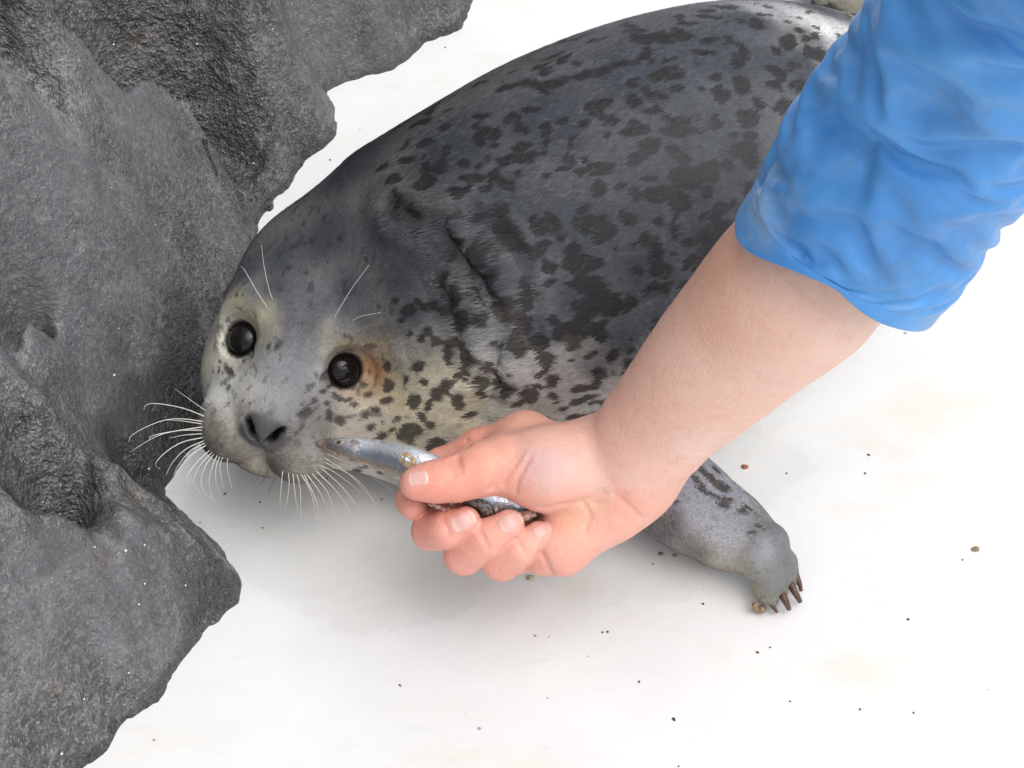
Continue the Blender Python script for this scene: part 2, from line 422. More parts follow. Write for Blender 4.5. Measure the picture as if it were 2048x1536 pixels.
def head_sdf(Q):
    """Q in head millimetres"""
    d = ell(Q, (0, 1, 6), (83, 63, 72))
    d = smin(d, ell(Q, (-42, 8, 10), (64, 68, 66)), 24)                  # nape
    d = smin(d, ell(Q, (50, 0, -2), (46, 39, 38)), 34)                   # bridge
    d = smin(d, ell(Q, (72, 0, -20), (42, 37, 32)), 26)                  # muzzle root
    d = smin(d, ell(Q, (92, 0, -12), (34, 27, 23)), 22)                  # snout
    for s in (-1, 1):
        d = smin(d, ell(Q, (99, s*25, -32), (30, 26, 24)), 7)           # whisker pads
        d = smin(d, ell(Q, (26, s*31, -30), (48, 31, 36)), 34)           # cheeks
        d = smin(d, ell(Q, (44, s*33, 25), (24, 20, 15)), 22)            # brow
    d = smin(d, ell(Q, (114, 0, -8), (12, 13.5, 11)), 10)                   # nose leather
    d = smin(d, ell(Q, (74, 0, -52), (42, 31, 17)), 8)                   # lower jaw
    d = smin(d, ell(Q, (10, 0, -50), (62, 56, 30)), 34)                  # throat
    for s in (-1, 1):
        # nostrils: slits converging downwards
        ax = nrm([0.30, s*0.62, 0.80]); fw_ = nrm(np.array([1, s*.15, .1])-ax*np.dot([1, s*.15, .1], ax)); sdv = np.cross(ax, fw_)
        d = smax(d, -ell(Q, (124, s*9.5, -8.5), (15, 10.5, 3.8), np.stack([fw_, ax, sdv])), 2.6)
        d = smin(d, ell(Q, (113, s*14, -8), (7, 4.5, 8)), 8)            # alar wings
        # ear: a small pit with a fold
        d = smax(d, -ell(Q, (-2, s*65, 2), (2.6, 6, 8), None), 4)
        d = smin(d, ell(Q, (-7, s*64.5, 1), (3.5, 2.6, 8)), 4)
    # groove under the nose and the lip line
    d = smax(d, -cone(Q, (128, 0, -20), (122, 0, -38), 1.6, 1.4), 4)
    return d
SP = [(898,565,.094,318),(1030,530,.108,356),(1200,462,.116,378),(1350,395,.115,366),(1480,335,.106,330),(1590,285,.090,270),(1670,240,.072,195),(1722,190,.056,130),(1742,140,.044,92)]
def _spine():
    C = np.array([at(a, b, c) for a, b, c, _ in SP]); R = np.array([rp(c, s[3]) for c, s in zip(C, SP)])
    X = catmull(np.column_stack([C, R]), 60); return X[:, :3], X[:, 3]
SPC, SPR = _spine()
def fl(px, py, z, r): P = at(px, py, z); return P, rp(P, r)
FORE = [fl(1215,860,.045,120), fl(1335,975,.030,90), fl(1402,1028,.026,80), fl(1468,1064,.027,64), fl(1520,1088,.031,43)]
TOES = [[(1550,1082,.028,20),(1576,1122,.018,14),(1592,1156,.008,9)], [(1542,1092,.033,22),(1570,1138,.019,16),(1585,1172,.008,10)], [(1530,1102,.034,23),(1553,1154,.019,17),(1566,1188,.008,11)],
        [(1517,1114,.031,22),(1537,1170,.016,17),(1547,1208,.007,11)], [(1507,1126,.024,17),(1521,1180,.011,12),(1527,1216,.006,8)]]
TOES = [[fl(*p) for p in t] for t in TOES]
HIND = [[fl(1735,165,.045,75), fl(1700,90,.045,60), fl(1668,20,.042,42), fl(1650,-60,.035,40), fl(1640,-150,.02,42)],
        [fl(1745,165,.045,75), fl(1745,90,.045,58), fl(1748,20,.04,44), fl(1760,-60,.03,40), fl(1775,-150,.02,42)],
        [fl(1735,165,.045,75), fl(1715,90,.035,60), fl(1708,20,.028,52), fl(1705,-60,.02,44), fl(1708,-150,.014,42)]]
def poly_d2(P, c):
    best = np.full(len(P), 9.0)
    for a, b in zip(c, c[1:]):
        ab = b-a; t = np.clip(((P-a)@ab)/(ab@ab+1e-12), 0, 1); q = P-a-t[:, None]*ab; best = np.minimum(best, (q*q).sum(1))
    return best
ROLLS = []                                           # skin rolls of the neck: course, depth, half width
SEAL_H = .0019
ZS = np.array([1, 1, 1.55])
def seal_sdf(P):
    P = np.asarray(P, float)
    d = sweep(P, SPC, SPR)
    m = ((P-HC)**2).sum(1) < .27**2
    if m.any():
        Q = ((P[m]-HC)@HM.T)/HS
        dh = head_sdf(Q)*HS
        nk = at(905, 745, .064)
        dn = smin(cone(P[m], hw(-30, 0, -14), nk, .040, .056), cone(P[m], nk, SPC[12], .056, SPR[12]*.80), .02)
        dn = smin(dn, cone(P[m], hw(20, 10, -42), at(850, 852, .040), .036, .038), .022)
        dn = smin(dn, d[m], .03)
        dd = smin(dh, dn, .022)
        nz = np.where((np.abs(dd) < .016))[0]
        if len(nz) and len(ROLLS):
            pn = P[m][nz]; wob = .0035*noise(pn, 45, 31); amp = 1+.6*noise(pn, 28, 32)
            for pl, dep_, w_ in ROLLS:
                r_ = np.sqrt(poly_d2(pn, pl))+wob; dd[nz] += dep_*amp*(np.exp(-(r_/w_)**2)-.55*np.exp(-((r_-2.3*w_)/(1.3*w_))**2))
        d[m] = eye_cut(dd/HS, Q)*HS
    a, ra = FORE[0]
    ff = np.full(len(P), 9.0)
    mk = ((P-FORE[3][0])**2).sum(1) < .24**2
    if mk.any():
        p = P[mk]*ZS; a = a*ZS; f = cone(p, a, FORE[1][0]*ZS, ra, FORE[1][1])
        for (A, r0), (B_, r1) in zip(FORE[1:], FORE[2:]): f = smin(f, cone(p, A*ZS, B_*ZS, r0, r1), .02)
        p = P[mk]
        # flattened fore edge down the near side of the paddle
        f = smin(f, cone(p, at(1352,1046,.008), at(1425,1108,.008), .007, .007), .014)
        f = smin(f, cone(p, at(1425,1108,.008), at(1490,1124,.020), .007, .006), .010)
        toe = None
        for t in TOES:
            q = cone(p, FORE[4][0], t[0][0], FORE[4][1]*.62, t[0][1])
            for (A, r0), (B_, r1) in zip(t, t[1:]): q = smin(q, cone(p, A, B_, r0, r1), .006)
            toe = q if toe is None else smin(toe, q, .0048)
        f = smin(f, toe, .008)
        ff[mk] = f
        d = smin(d, ff, .030)
    mk = ((P-HIND[0][2][0])**2).sum(1) < .25**2
    if mk.any():
        p = P[mk]; f = None
        for t in HIND:
            for (A, r0), (B_, r1) in zip(t, t[1:]):
                q = cone(p, A, B_, r0, r1); f = q if f is None else smin(f, q, .008)
        d[mk] = smin(d[mk], f, .02)
    return smax(d, -(P[:, 2]-.0015), .012)
_rl = [([(760,420),(860,470),(930,545),(965,620),(985,700),(975,780),(945,840)], .0028, .0050)]
_ia = [(770,450),(850,520),(895,600),(915,690),(905,760)]; _ib = [(930,420),(1010,495),(1046,590),(1044,690),(1015,770)]
for _k in (.0, .18, .36, .52, .68, .84, 1.0):
    _rl.append(([(x0+(x1-x0)*_k, y0+(y1-y0)*_k) for (x0, y0), (x1, y1) in zip(_ia, _ib)], .0015, .0028))
_new = []
for pl, dp, w_ in _rl:
    P_, o_ = hit(seal_sdf, [tuple(q) for q in catmull(pl, 9)]); _new.append((P_[o_], dp, w_))
ROLLS += _new
sv, sq = march(seal_sdf, (-.26, -.24, -.008), (.36, .52, .262), SEAL_H)
print('seal', len(sv), len(sq))
lap('seal mesh')

# ================================================================== SEAL: coat colours
COAT = [(580,640,(0.097,0.100,0.109)),(600,660,(0.112,0.115,0.125)),(570,700,(0.136,0.140,0.153)),(610,690,(0.126,0.130,0.142)),(580,730,(0.160,0.165,0.180)),(600,750,(0.179,0.185,0.202)),(560,735,(0.175,0.180,0.196)),(620,650,(0.097,0.100,0.109)),(620,620,(0.089,0.092,0.100)),(575,600,(0.092,0.095,0.104)),(640,620,(0.085,0.088,0.096)),(550,575,(0.073,0.075,0.084)),(690,620,(0.082,0.085,0.093)),(730,635,(0.087,0.090,0.098)),(790,655,(0.107,0.110,0.120)),(690,655,(0.145,0.150,0.164)),(745,660,(0.136,0.140,0.153)),(500,580,(0.116,0.120,0.131)),(1040,745,(0.534,0.534,0.499)),(1100,800,(0.557,0.557,0.510)),(1130,830,(0.580,0.580,0.534)),(1210,800,(0.487,0.487,0.464)),(1240,770,(0.348,0.348,0.348)),(960,775,(0.626,0.602,0.488)),(1150,760,(0.418,0.418,0.406)),(1030,840,(0.650,0.638,0.557)),(900,760,(0.580,0.533,0.401)),(870,720,(0.418,0.394,0.302)),(920,850,(0.673,0.626,0.466)),(690,880,(0.487,0.442,0.383)),  # where on the animal (picture position used to measure it), fur reflectance
 (700,330,(0.038,0.043,0.058)),(900,300,(0.049,0.055,0.074)),(1100,250,(0.050,0.057,0.077)),(1300,150,(0.050,0.057,0.077)),(1300,350,(0.050,0.057,0.077)),(1450,100,(0.050,0.056,0.073)),(1450,300,(0.049,0.055,0.074)),
 (1150,450,(0.049,0.055,0.073)),(1000,430,(0.044,0.049,0.065)),(1150,600,(0.050,0.055,0.073)),(1300,550,(0.046,0.052,0.069)),(1400,450,(0.046,0.052,0.069)),(1000,550,(0.063,0.070,0.091)),(1250,680,(0.071,0.077,0.094)),(1330,640,(0.063,0.069,0.086)),
 (1080,660,(0.100,0.105,0.115)),(1010,690,(0.283,0.288,0.302)),(1180,740,(0.155,0.155,0.158)),(1280,720,(0.120,0.120,0.125)),(1080,735,(0.382,0.389,0.392)),(1000,740,(0.538,0.532,0.513)),(1050,780,(0.566,0.575,0.543)),(1150,780,(0.467,0.474,0.467)),(1000,820,(0.651,0.661,0.603)),(1180,820,(0.509,0.517,0.498)),(1100,900,(0.623,0.618,0.573)),
 (560,520,(0.058,0.063,0.082)),(650,480,(0.055,0.061,0.079)),(760,480,(0.047,0.052,0.070)),(600,600,(0.115,0.117,0.128)),(700,580,(0.074,0.076,0.088)),(800,560,(0.045,0.049,0.065)),(860,500,(0.034,0.039,0.052)),(900,620,(0.050,0.055,0.067)),(820,630,(0.071,0.076,0.086)),(500,540,(0.071,0.076,0.088)),
 (590,680,(0.135,0.137,0.148)),(620,720,(0.160,0.160,0.165)),(570,760,(0.200,0.200,0.205)),(590,800,(0.230,0.230,0.235)),(540,790,(0.270,0.265,0.255)),(500,780,(0.330,0.320,0.300)),(450,780,(0.509,0.503,0.483)),(445,700,(0.509,0.496,0.422)),(440,640,(0.452,0.431,0.378)),(475,600,(0.300,0.270,0.190)),(530,625,(0.386,0.363,0.261)),(510,655,(0.375,0.339,0.232)),(548,650,(0.260,0.240,0.190)),(550,700,(0.210,0.205,0.190)),
 (655,655,(0.307,0.295,0.232)),(700,685,(0.294,0.254,0.175)),(740,690,(0.360,0.270,0.170)),(752,740,(0.412,0.205,0.081)),(735,775,(0.380,0.280,0.180)),(690,690,(0.294,0.227,0.138)),(770,690,(0.409,0.339,0.232)),(760,660,(0.200,0.170,0.130)),(800,700,(0.425,0.403,0.362)),(655,700,(0.354,0.338,0.302)),(640,740,(0.340,0.338,0.340)),(650,790,(0.250,0.245,0.235)),
 (850,690,(0.190,0.190,0.185)),(900,690,(0.160,0.160,0.155)),(850,750,(0.538,0.502,0.390)),(800,790,(0.566,0.490,0.318)),(900,800,(0.665,0.618,0.463)),(960,800,(0.680,0.641,0.481)),(950,860,(0.708,0.675,0.549)),(850,830,(0.680,0.618,0.447)),(750,830,(0.594,0.533,0.430)),(700,860,(0.467,0.431,0.378)),(800,880,(0.651,0.589,0.433)),(900,900,(0.651,0.618,0.506)),(950,700,(0.425,0.432,0.422)),(970,650,(0.160,0.165,0.170)),
 (440,850,(0.220,0.205,0.165)),(430,890,(0.145,0.140,0.125)),(470,900,(0.200,0.180,0.145)),(460,830,(0.382,0.367,0.332)),(620,880,(0.165,0.160,0.150)),(590,905,(0.200,0.185,0.160)),(560,925,(0.170,0.155,0.135)),(620,930,(0.296,0.282,0.247)),(650,860,(0.190,0.180,0.165)),(500,915,(0.341,0.300,0.247)),(600,840,(0.210,0.205,0.195)),(660,940,(0.566,0.518,0.447)),(740,950,(0.708,0.681,0.619)),(780,970,(0.651,0.599,0.456)),
 (1350,990,(0.268,0.273,0.309)),(1400,1030,(0.329,0.334,0.374)),(1450,1000,(0.293,0.303,0.342)),(1400,1110,(0.190,0.180,0.152)),(1450,1070,(0.329,0.340,0.374)),(1482,1142,(0.294,0.286,0.233)),(1530,1100,(0.268,0.279,0.296)),(1560,1090,(0.170,0.175,0.182)),(1570,1150,(0.130,0.135,0.137)),(1540,1180,(0.160,0.165,0.166)),(1525,1200,(0.200,0.190,0.152)),(1512,1190,(0.323,0.302,0.227)),(1545,1060,(0.160,0.165,0.172)),(1340,1040,(0.140,0.135,0.131)),(1440,1135,(0.414,0.371,0.289)),
 (1540,20,(0.366,0.372,0.390)),(1600,32,(0.512,0.521,0.520)),(1660,65,(0.561,0.570,0.572)),(1700,80,(0.561,0.558,0.559)),(1620,80,(0.130,0.130,0.130)),(1690,110,(0.366,0.372,0.364)),(1500,40,(0.063,0.070,0.086)),(1600,130,(0.055,0.062,0.077)),
 (1700,25,(0.190,0.165,0.130)),(1720,40,(0.200,0.175,0.145)),(1630,15,(0.050,0.045,0.045))]
SPOTS = [  # dark blotches: x, y, half width, half height, tilt
 (1093,452,28,18,-20),(1070,436,10,12,0),(1078,501,15,20,20),(1113,478,14,8,30),(1171,442,25,20,0),(1207,465,20,22,0),(1253,436,22,13,20),(1292,478,13,14,0),(1409,478,22,26,0),(1370,481,12,10,0),(1445,458,18,16,0),
 (1148,511,20,22,0),(1158,533,35,14,0),(1191,527,14,12,0),(1314,514,15,22,0),(1324,543,22,16,0),(1272,543,9,9,0),(1152,572,20,8,0),(1197,585,22,24,0),(1223,611,22,20,0),(1256,605,15,16,0),(1171,618,30,12,0),(1311,576,10,12,0),(1292,587,7,7,0),(1373,576,22,18,0),(1383,605,15,8,0),(1409,576,12,8,0),
 (1005,615,26,24,0),(1051,592,18,36,0),(1106,641,12,12,0),(1135,664,32,22,0),(1178,657,16,7,0),(1204,647,14,8,-30),(1207,673,16,14,0),(1324,660,26,12,0),(1314,641,8,6,0),(1038,657,18,25,0),(1028,693,17,20,0),(1077,683,22,16,0),(1090,716,18,15,0),(1142,696,15,10,0),(1230,716,14,10,-40),(1201,748,17,12,0),(1275,732,26,14,0),
 (1106,758,14,16,0),(1057,794,22,17,0),(1038,810,10,8,0),(1080,774,12,8,0),(1109,790,10,9,0),(1116,805,8,5,0),(996,768,14,15,0),(1020,782,12,11,0),(1018,751,6,4,0),(1171,803,30,8,-15),(1083,834,16,6,0),(1161,833,22,6,-10),
 (1061,222,20,8,0),(1041,260,20,10,0),(1041,294,22,10,0),(1065,313,25,6,0),(1092,352,8,9,0),(1036,349,10,9,0),(1140,321,14,14,0),(1147,287,7,14,0),(1126,340,14,6,0),(1198,335,24,12,0),(1171,321,8,8,0),(1198,373,15,18,0),(1178,410,10,10,0),(1185,437,28,14,0),
 (1126,239,11,8,0),(1164,246,12,10,0),(1215,270,10,12,0),(1219,232,22,14,0),(1273,260,26,14,0),(1301,222,14,10,0),(1335,236,8,14,0),(1359,263,45,11,0),(1301,294,22,18,-20),(1277,321,22,12,-20),(1349,301,18,12,0),(1400,294,6,4,0),(1427,246,14,14,0),(1243,369,13,8,0),(1273,386,12,14,0),(1297,359,15,6,0),(1314,393,25,18,0),(1352,400,18,22,0),(1373,362,30,20,0),(1407,349,28,18,0),(1420,332,18,10,0),(1410,383,13,12,0),(1458,332,15,13,0),(1441,414,13,14,0),
 (1465,270,9,7,0),(1499,273,18,12,0),(1478,304,22,12,0),(1502,308,20,28,0),(1492,236,22,20,0),(1513,208,10,14,0),(1485,174,20,18,0),(1444,191,16,20,0),(1431,154,15,10,0),(1475,123,16,16,40),(1560,212,20,14,0),(1547,171,12,12,0),(1595,171,22,14,0),(1629,160,14,12,0),(1588,130,14,9,0),(1639,113,20,15,0),(1574,85,16,18,0),(1615,79,18,9,0),(1595,62,12,9,0),(1513,48,16,12,0),(1533,32,16,6,0),(1482,44,8,5,0),(1455,44,6,4,0),
 (1417,82,20,6,0),(1407,103,24,7,0),(1468,91,25,4,0),(1359,72,22,14,0),(1294,75,35,12,0),(1335,82,20,8,0),(1273,58,20,7,0),(1191,85,25,6,-15),(1420,34,25,6,0),(1455,14,25,6,0),(1332,150,35,14,0),(1342,120,18,6,-25),(1318,188,28,9,15),(1355,178,14,8,0),(1273,202,14,12,0),(1185,215,14,13,0),(1034,171,40,9,-10),(1100,165,45,11,-8),(1180,150,45,11,-10),(1250,130,40,8,-8),(1109,113,25,5,-25),(1085,137,25,5,-20),
 (854,284,18,8,-15),(840,248,22,8,-25),(962,238,15,7,-10),(898,223,12,5,-20),(879,340,16,14,0),(849,318,8,4,0),(932,326,14,9,0),(942,355,25,10,0),(815,321,15,7,-15),(986,296,10,6,0),(972,377,14,8,0),(913,384,20,12,15),(766,335,22,8,-15),(1002,465,22,34,10),(999,420,20,16,0),(1500,380,16,18,0),(1350,470,10,8,0),
 (913,482,12,10,30),(951,512,15,34,0),(917,641,16,22,20),(814,623,14,12,0),(835,606,12,9,0),(857,662,11,12,0),(844,677,8,9,0),(818,666,5,9,0),(900,705,9,22,5),(844,731,13,10,0),(880,560,14,20,30),(905,590,12,22,20),(870,610,10,9,0),(940,580,10,22,10),(960,640,9,18,0),(790,600,8,7,0),(800,640,8,6,0),(985,560,9,30,0),
 (924,744,14,12,0),(969,731,12,16,0),(960,765,14,14,0),(878,787,14,14,-30),(896,770,14,12,-40),(861,808,8,14,30),(917,800,11,14,0),(934,830,14,9,0),(835,804,11,16,20),(857,849,10,9,0),(823,873,22,18,-30),(870,890,22,12,-25),(767,873,16,9,-20),(842,834,8,12,20),(780,731,12,10,0),(780,765,14,16,0),(780,800,13,10,0),(815,760,5,10,20),(850,765,8,9,0),(800,840,9,5,-30),(790,860,10,5,-30),(745,855,9,6,-20),
 (664,830,10,12,0),(687,838,11,10,0),(676,795,18,6,10),(711,812,8,6,0),(646,782,8,6,0),(655,808,8,6,0),(614,825,10,10,0),(740,790,9,6,0),(725,770,10,7,0),(700,800,8,5,0),(735,830,10,8,0),(760,820,8,8,0),(665,770,9,5,20),(630,800,6,5,0),
 (457,739,12,7,30),(440,720,4,5,0),(457,772,5,5,0),(479,613,5,4,0),(472,590,4,5,0),(440,690,3,6,0),(438,740,3,10,0),(450,725,4,4,0),(480,760,4,3,0),(537,690,4,7,0),(553,690,4,7,0),(500,805,4,5,0),(458,805,4,4,0),(470,790,3,4,0),
 (716,942,12,7,-20),(738,960,16,6,-25),(675,940,7,4,0),(682,959,9,4,0),(761,952,9,5,0),(732,936,6,4,0),
 (1425,957,25,6,35),(1447,970,18,6,35),(1411,984,18,7,25),(1447,998,20,6,25),(1441,1009,16,5,20),(1482,1030,13,5,10),(1501,1025,20,3,15),(1351,1003,10,4,0),(1400,965,20,5,35),(1500,1065,14,3,5),(1520,1055,12,3,20),(1430,935,12,4,40)]
_cp, _ok = hit(seal_sdf, [(c[0], c[1]) for c in COAT]); 
_cc = np.array([c[2] for c in COAT])[_ok]; _cp = _cp[_ok]
# the sides the lens cannot see: dark back, pale belly
_xp = [SPC[i]+SPR[i]*np.array([.5*dx, .85*dx, .5]) for i in range(4, 58, 6) for dx in (.9, .5)]
_xc = [(.058, .062, .074)]*len(_xp)
_xp += [SPC[i]*[1, 1, 0]+[dx, dy, .02] for i in range(4, 58, 6) for dx, dy in ((0, 0), (-.03, .08))]; _xc += [(.36, .36, .33)]*18
_xp += [hw(-20, -72, 20), hw(-70, -40, 50), hw(-60, 0, 70), hw(20, -50, -40), hw(60, 0, -66)]; _xc += [(.08, .083, .095), (.06, .065, .078), (.06, .065, .078), (.36, .33, .26), (.42, .38, .3)]
_cp = np.vstack([_cp, np.array(_xp)]); _cc = np.vstack([_cc, np.array(_xc)])
_lm = _cc.mean(1); _dk = _lm < .11                     # one slate hue over the whole back
_cc[_dk] = (.056+.45*(_lm[_dk]-.056))[:, None]*np.array([.90, .985, 1.20])
_sp, _sok = hit(seal_sdf, [(s[0], s[1]) for s in SPOTS])
print('coat', _ok.sum(), len(_ok), 'spots', _sok.sum(), len(_sok))
def spot_field(P):
    m = np.full(len(P), -2.0, np.float32)
    W = np.column_stack([noise(P, 260, 3), noise(P, 260, 4), noise(P, 260, 5)])*.0009+np.column_stack([noise(P, 90, 6), noise(P, 90, 7), noise(P, 90, 8)])*.0026
    for (x, y, rx, ry, an), c, ok in zip(SPOTS, _sp, _sok):
        if not ok: continue
        k = dep(c)/FPX; r = max(rx, ry)*k
        q = P-c; n = np.where((np.abs(q) < r*4+.006).all(1))[0]
        if not len(n): continue
        q = q[n]+W[n]*min(1, r/.004); a = math.radians(an)
        u = q@RT; v = -(q@UP); u, v = u*math.cos(a)+v*math.sin(a), -u*math.sin(a)+v*math.cos(a)
        e = np.sqrt((u/(rx*k))**2+(v/(ry*k))**2)
        m[n] = np.maximum(m[n], (1.14-e)*np.minimum(1.0, r/.006)*1.2)
    # far flank, unseen by the lens
    far = (P-SPC[30])@np.array([-.5, .86, 0])
    s2 = fbm(P, 46, 3, 60)-.28
    hidden = sstep(.06, .09, far)*sstep(.02, .05, P[:, 2])
    # small flecks between the blotches, running together here and there
    lum = np.sqrt(((P-HC)**2).sum(1)); bd = sstep(.10, .13, lum)*sstep(.05, .09, P[:, 2])
    fl_ = np.where(bd > .5, (fbm(P*np.array([1, 1, 1.2]), 105, 2, 63)-.44)*1.9, -2)
    return np.maximum(np.where(hidden > .5, np.maximum(m, s2*1.5), m), fl_)
def seal_colour(P):
    out = np.empty((len(P), 3), np.float32)
    for i in range(0, len(P), 20000):
        p = P[i:i+20000]; d2 = ((p[:, None]-_cp[None])**2).sum(2)
        w = 1/(d2+.00004)**1.9; out[i:i+20000] = (w@_cc)/w.sum(1)[:, None]
    Q = ((P-HC)@HM.T)/HS
    out *= (1+.16*fbm(P, 55, 3, 70)+.10*noise(P, 420, 80))[:, None]
    s = sstep(-.12, .22, spot_field(P))
    lum = out.mean(1)
    dark = np.where(lum[:, None] > .2, np.array([.058, .046, .040]), np.array([.024, .0235, .0245]))
    out = out*(1-s[:, None]*.93)+dark*s[:, None]*.93
    face = sstep(150, 110, np.sqrt((Q**2).sum(1)))
    fr = noise(P, 300, 90)*.6+noise(P, 150, 91)*.4+.05            # freckles on brow, temples and muzzle
    pad = np.exp(-((Q[:, 0]-100)/28)**2-((np.abs(Q[:, 1])-24)/20)**2-((Q[:, 2]+32)/22)**2)
    f = np.maximum(sstep(.36, .50, fr)*face*.65, sstep(.30, .42, noise(P, 420, 95))*pad*.8)
    out = out*(1-f[:, None])+np.array([.030, .029, .031])*f[:, None]
    # black lids, nose leather, nostrils
    for s_ in (-1, 1):
        g, sd, up = eye_frame(s_); q = Q-EYE_C[s_]; a = q@g; r = np.sqrt((q@sd)**2+(q@up)**2)
        b = sstep(15.0, 12.9, r)*(a > 0)
        b = np.maximum(b, .75*np.exp(-(((q@sd)*s_+14.5)/6)**2-((q@up+5)/5)**2)*(a > 0))
        out = out*(1-b[:, None])+np.array([.010, .0095, .0095])*b[:, None]
    nl = sstep(1.25, .95, np.sqrt(((Q[:, 0]-121)/14)**2+(Q[:, 1]/17)**2+((Q[:, 2]+10)/14)**2)+.12*noise(P, 250, 12))
    out = out*(1-nl[:, None])+np.array([.060, .055, .056])*nl[:, None]
    for s_ in (-1, 1):
        ax = nrm([0.30, s_*0.62, 0.80]); c = np.array([122, s_*9.5, -8.5]); q = Q-c; u = q@ax; v = np.sqrt(np.maximum((q**2).sum(1)-u*u-(q[:, 0])**2*.9, 0))
        k = sstep(1.15, .8, np.sqrt((u/10.5)**2+(v/4.5)**2))*(Q[:, 0] < 122)
        out = out*(1-k[:, None])+np.array([.006, .006, .006])*k[:, None]
    return out, nl

# ================================================================== SEAL: skin, fur, eyes, whiskers, claws
SEAL = empty('seal', (0.05, 0.02, 0))
tag(SEAL, 'dark grey spotted seal with pale face and long whiskers lying on the white deck', 'seal')
scol, snl = seal_colour(sv)
t = NT('seal_skin'); t.set(Base_Color=t.attr('col', True), Roughness=t.ramp(t.attr('bare'), 0, 1, .55, .36), Specular_IOR_Level=.4)
t.set(Normal=t.bump(t.noise(t.pos(), 900, 3), .0008, .5))
BODY = mesh_obj('body', sv, sq, t.m, SEAL, attrs={'col': scol, 'bare': snl})

def build_fur(N=260000):
    me = BODY.data; nv = np.empty(len(sv)*3, np.float32); me.vertices.foreach_get('normal', nv); nv = nv.reshape(-1, 3)
    rng = np.random.default_rng(11)
    fc = sv[sq].mean(1); Qf = ((fc-HC)@HM.T)/HS
    face = np.sqrt((Qf**2).sum(1)) < 140
    toe = np.sqrt(((fc-at(1545, 1150, .02))**2).sum(1)) < .036
    w = np.where(face, 2.2, 1.0)*(fc[:, 2] > .004)
    # the coat is densest where the coat can be seen from the deck side; the far flank is kept thinner
    w = w*np.where(((fc-CAM)*nv[sq[:, 0]]).sum(1) < 0.15, 1.0, .35)
    f = rng.choice(len(sq), N, p=w/w.sum())
    a, b = rng.random(N)[:, None], rng.random(N)[:, None]
    q = sq[f]
    bil = lambda A: (A[q[:, 0]]*(1-a)+A[q[:, 1]]*a)*(1-b)+(A[q[:, 3]]*(1-a)+A[q[:, 2]]*a)*b
    P = bil(sv); n = bil(nv); n /= np.linalg.norm(n, axis=1)[:, None]
    Q = ((P-HC)@HM.T)/HS
    bad = np.zeros(N, bool)
    for s_ in (-1, 1):
        g, sd, up = eye_frame(s_); e = Q-EYE_C[s_]; bad |= (np.sqrt((e@sd)**2+(e@up)**2) < 14.2) & (e@g > 0)
    k = ~bad; P, n, Q = P[k], n[k], Q[k]; N = len(P)
    # lie of the coat: back from the nose on the head, towards the tail on the body
    dh = P-hw(126, 0, 4); dh /= np.linalg.norm(dh, axis=1)[:, None]
    T = np.gradient(SPC, axis=0); T /= np.linalg.norm(T, axis=1)[:, None]
    i = np.zeros(N, int); best = np.full(N, 9.0)
    for j in range(0, 60, 2):
        d = ((P-SPC[j])**2).sum(1); m = d < best; best[m] = d[m]; i[m] = j
    db = T[i]
    fp = sstep(.15, .09, np.sqrt(((P-FORE[3][0])**2).sum(1)))[:, None]
    fd = FORE[4][0]-FORE[1][0]; fd /= np.linalg.norm(fd)
    db = db*(1-fp)+fd*fp
    rho = np.sqrt((((Q-np.array([-8, 10, -8])))**2).sum(1))
    hb = sstep(150, 95, rho)[:, None]
    d = dh*hb+db*(1-hb)+.16*np.column_stack([noise(P, 60, 1), noise(P, 60, 2), noise(P, 60, 3)])+.10*rng.normal(size=(N, 3))
    d -= n*(d*n).sum(1)[:, None]; d /= np.linalg.norm(d, axis=1)[:, None]+1e-9
    side = np.cross(n, d)
    col, nl = seal_colour(P+d*.003)
    snout = sstep(70, 105, Q[:, 0])*(rho < 150)
    headf = (rho < 125)*1.0
    L = (.0050*(1-.45*headf)*(1-.45*snout))*(.7+.6*rng.random(N))
    L *= 1-.5*sstep(.05, .03, np.sqrt(((P-at(1545, 1150, .02))**2).sum(1)))
    L *= 1-.55*fp[:, 0]
    # raised, clumped tufts in the skin rolls of the neck
    roll = np.zeros(N)
    for pl, dp, w_ in ROLLS: roll = np.maximum(roll, min(1, dp/.0024)*.8*np.exp(-((np.sqrt(poly_d2(P, pl))-.003)/(1.5*w_))**2))
    L *= 1+.7*roll
    lift = .07+.08*rng.random(N)+roll*(.20+.20*noise(P, 190, 14))
    wd = (.00034+.00022*rng.random(N))*(1-.30*headf)*(1+.5*roll)
    # wet locks: neighbouring tips drawn together sideways
    pull = noise(P*1.0, 230, 21)*.0016*(1+1.3*roll)
    mid = P+d*(L*.5)[:, None]+n*(L*.5*lift)[:, None]+side*(pull*.35)[:, None]
    tip = P+d*L[:, None]+n*(L*lift*(.75+roll*.5))[:, None]+side*pull[:, None]
    root = P-n*(.0003+.004*(nl > .25))[:, None]; mid -= n*(.006*(nl > .25))[:, None]; tip -= n*(.006*(nl > .25))[:, None]
    s1 = side*wd[:, None]; V = np.stack([root-s1, root+s1, mid-s1*.85, mid+s1*.85, tip], 1).reshape(-1, 3)
    o = (np.arange(N)*5)[:, None]
    Ft = np.concatenate([o+[0, 1, 3], o+[0, 3, 2], o+[2, 3, 4]], 0)
    col = col*(.82+.36*rng.random(N))[:, None]
    col = col*(1-.10*roll[:, None])+roll[:, None]*.10*np.array([.5, .5, .48])
    C = np.repeat(col, 5, 0)
    t = NT('seal_fur'); t.set(Base_Color=t.attr('col', True), Roughness=.48, Specular_IOR_Level=.26)
    fo = mesh_obj('fur', V, Ft, t.m, SEAL, attrs={'col': C})
    tag(fo, 'short sleek wet coat', kind='stuff')
lap('coat')
build_fur(); lap('fur')

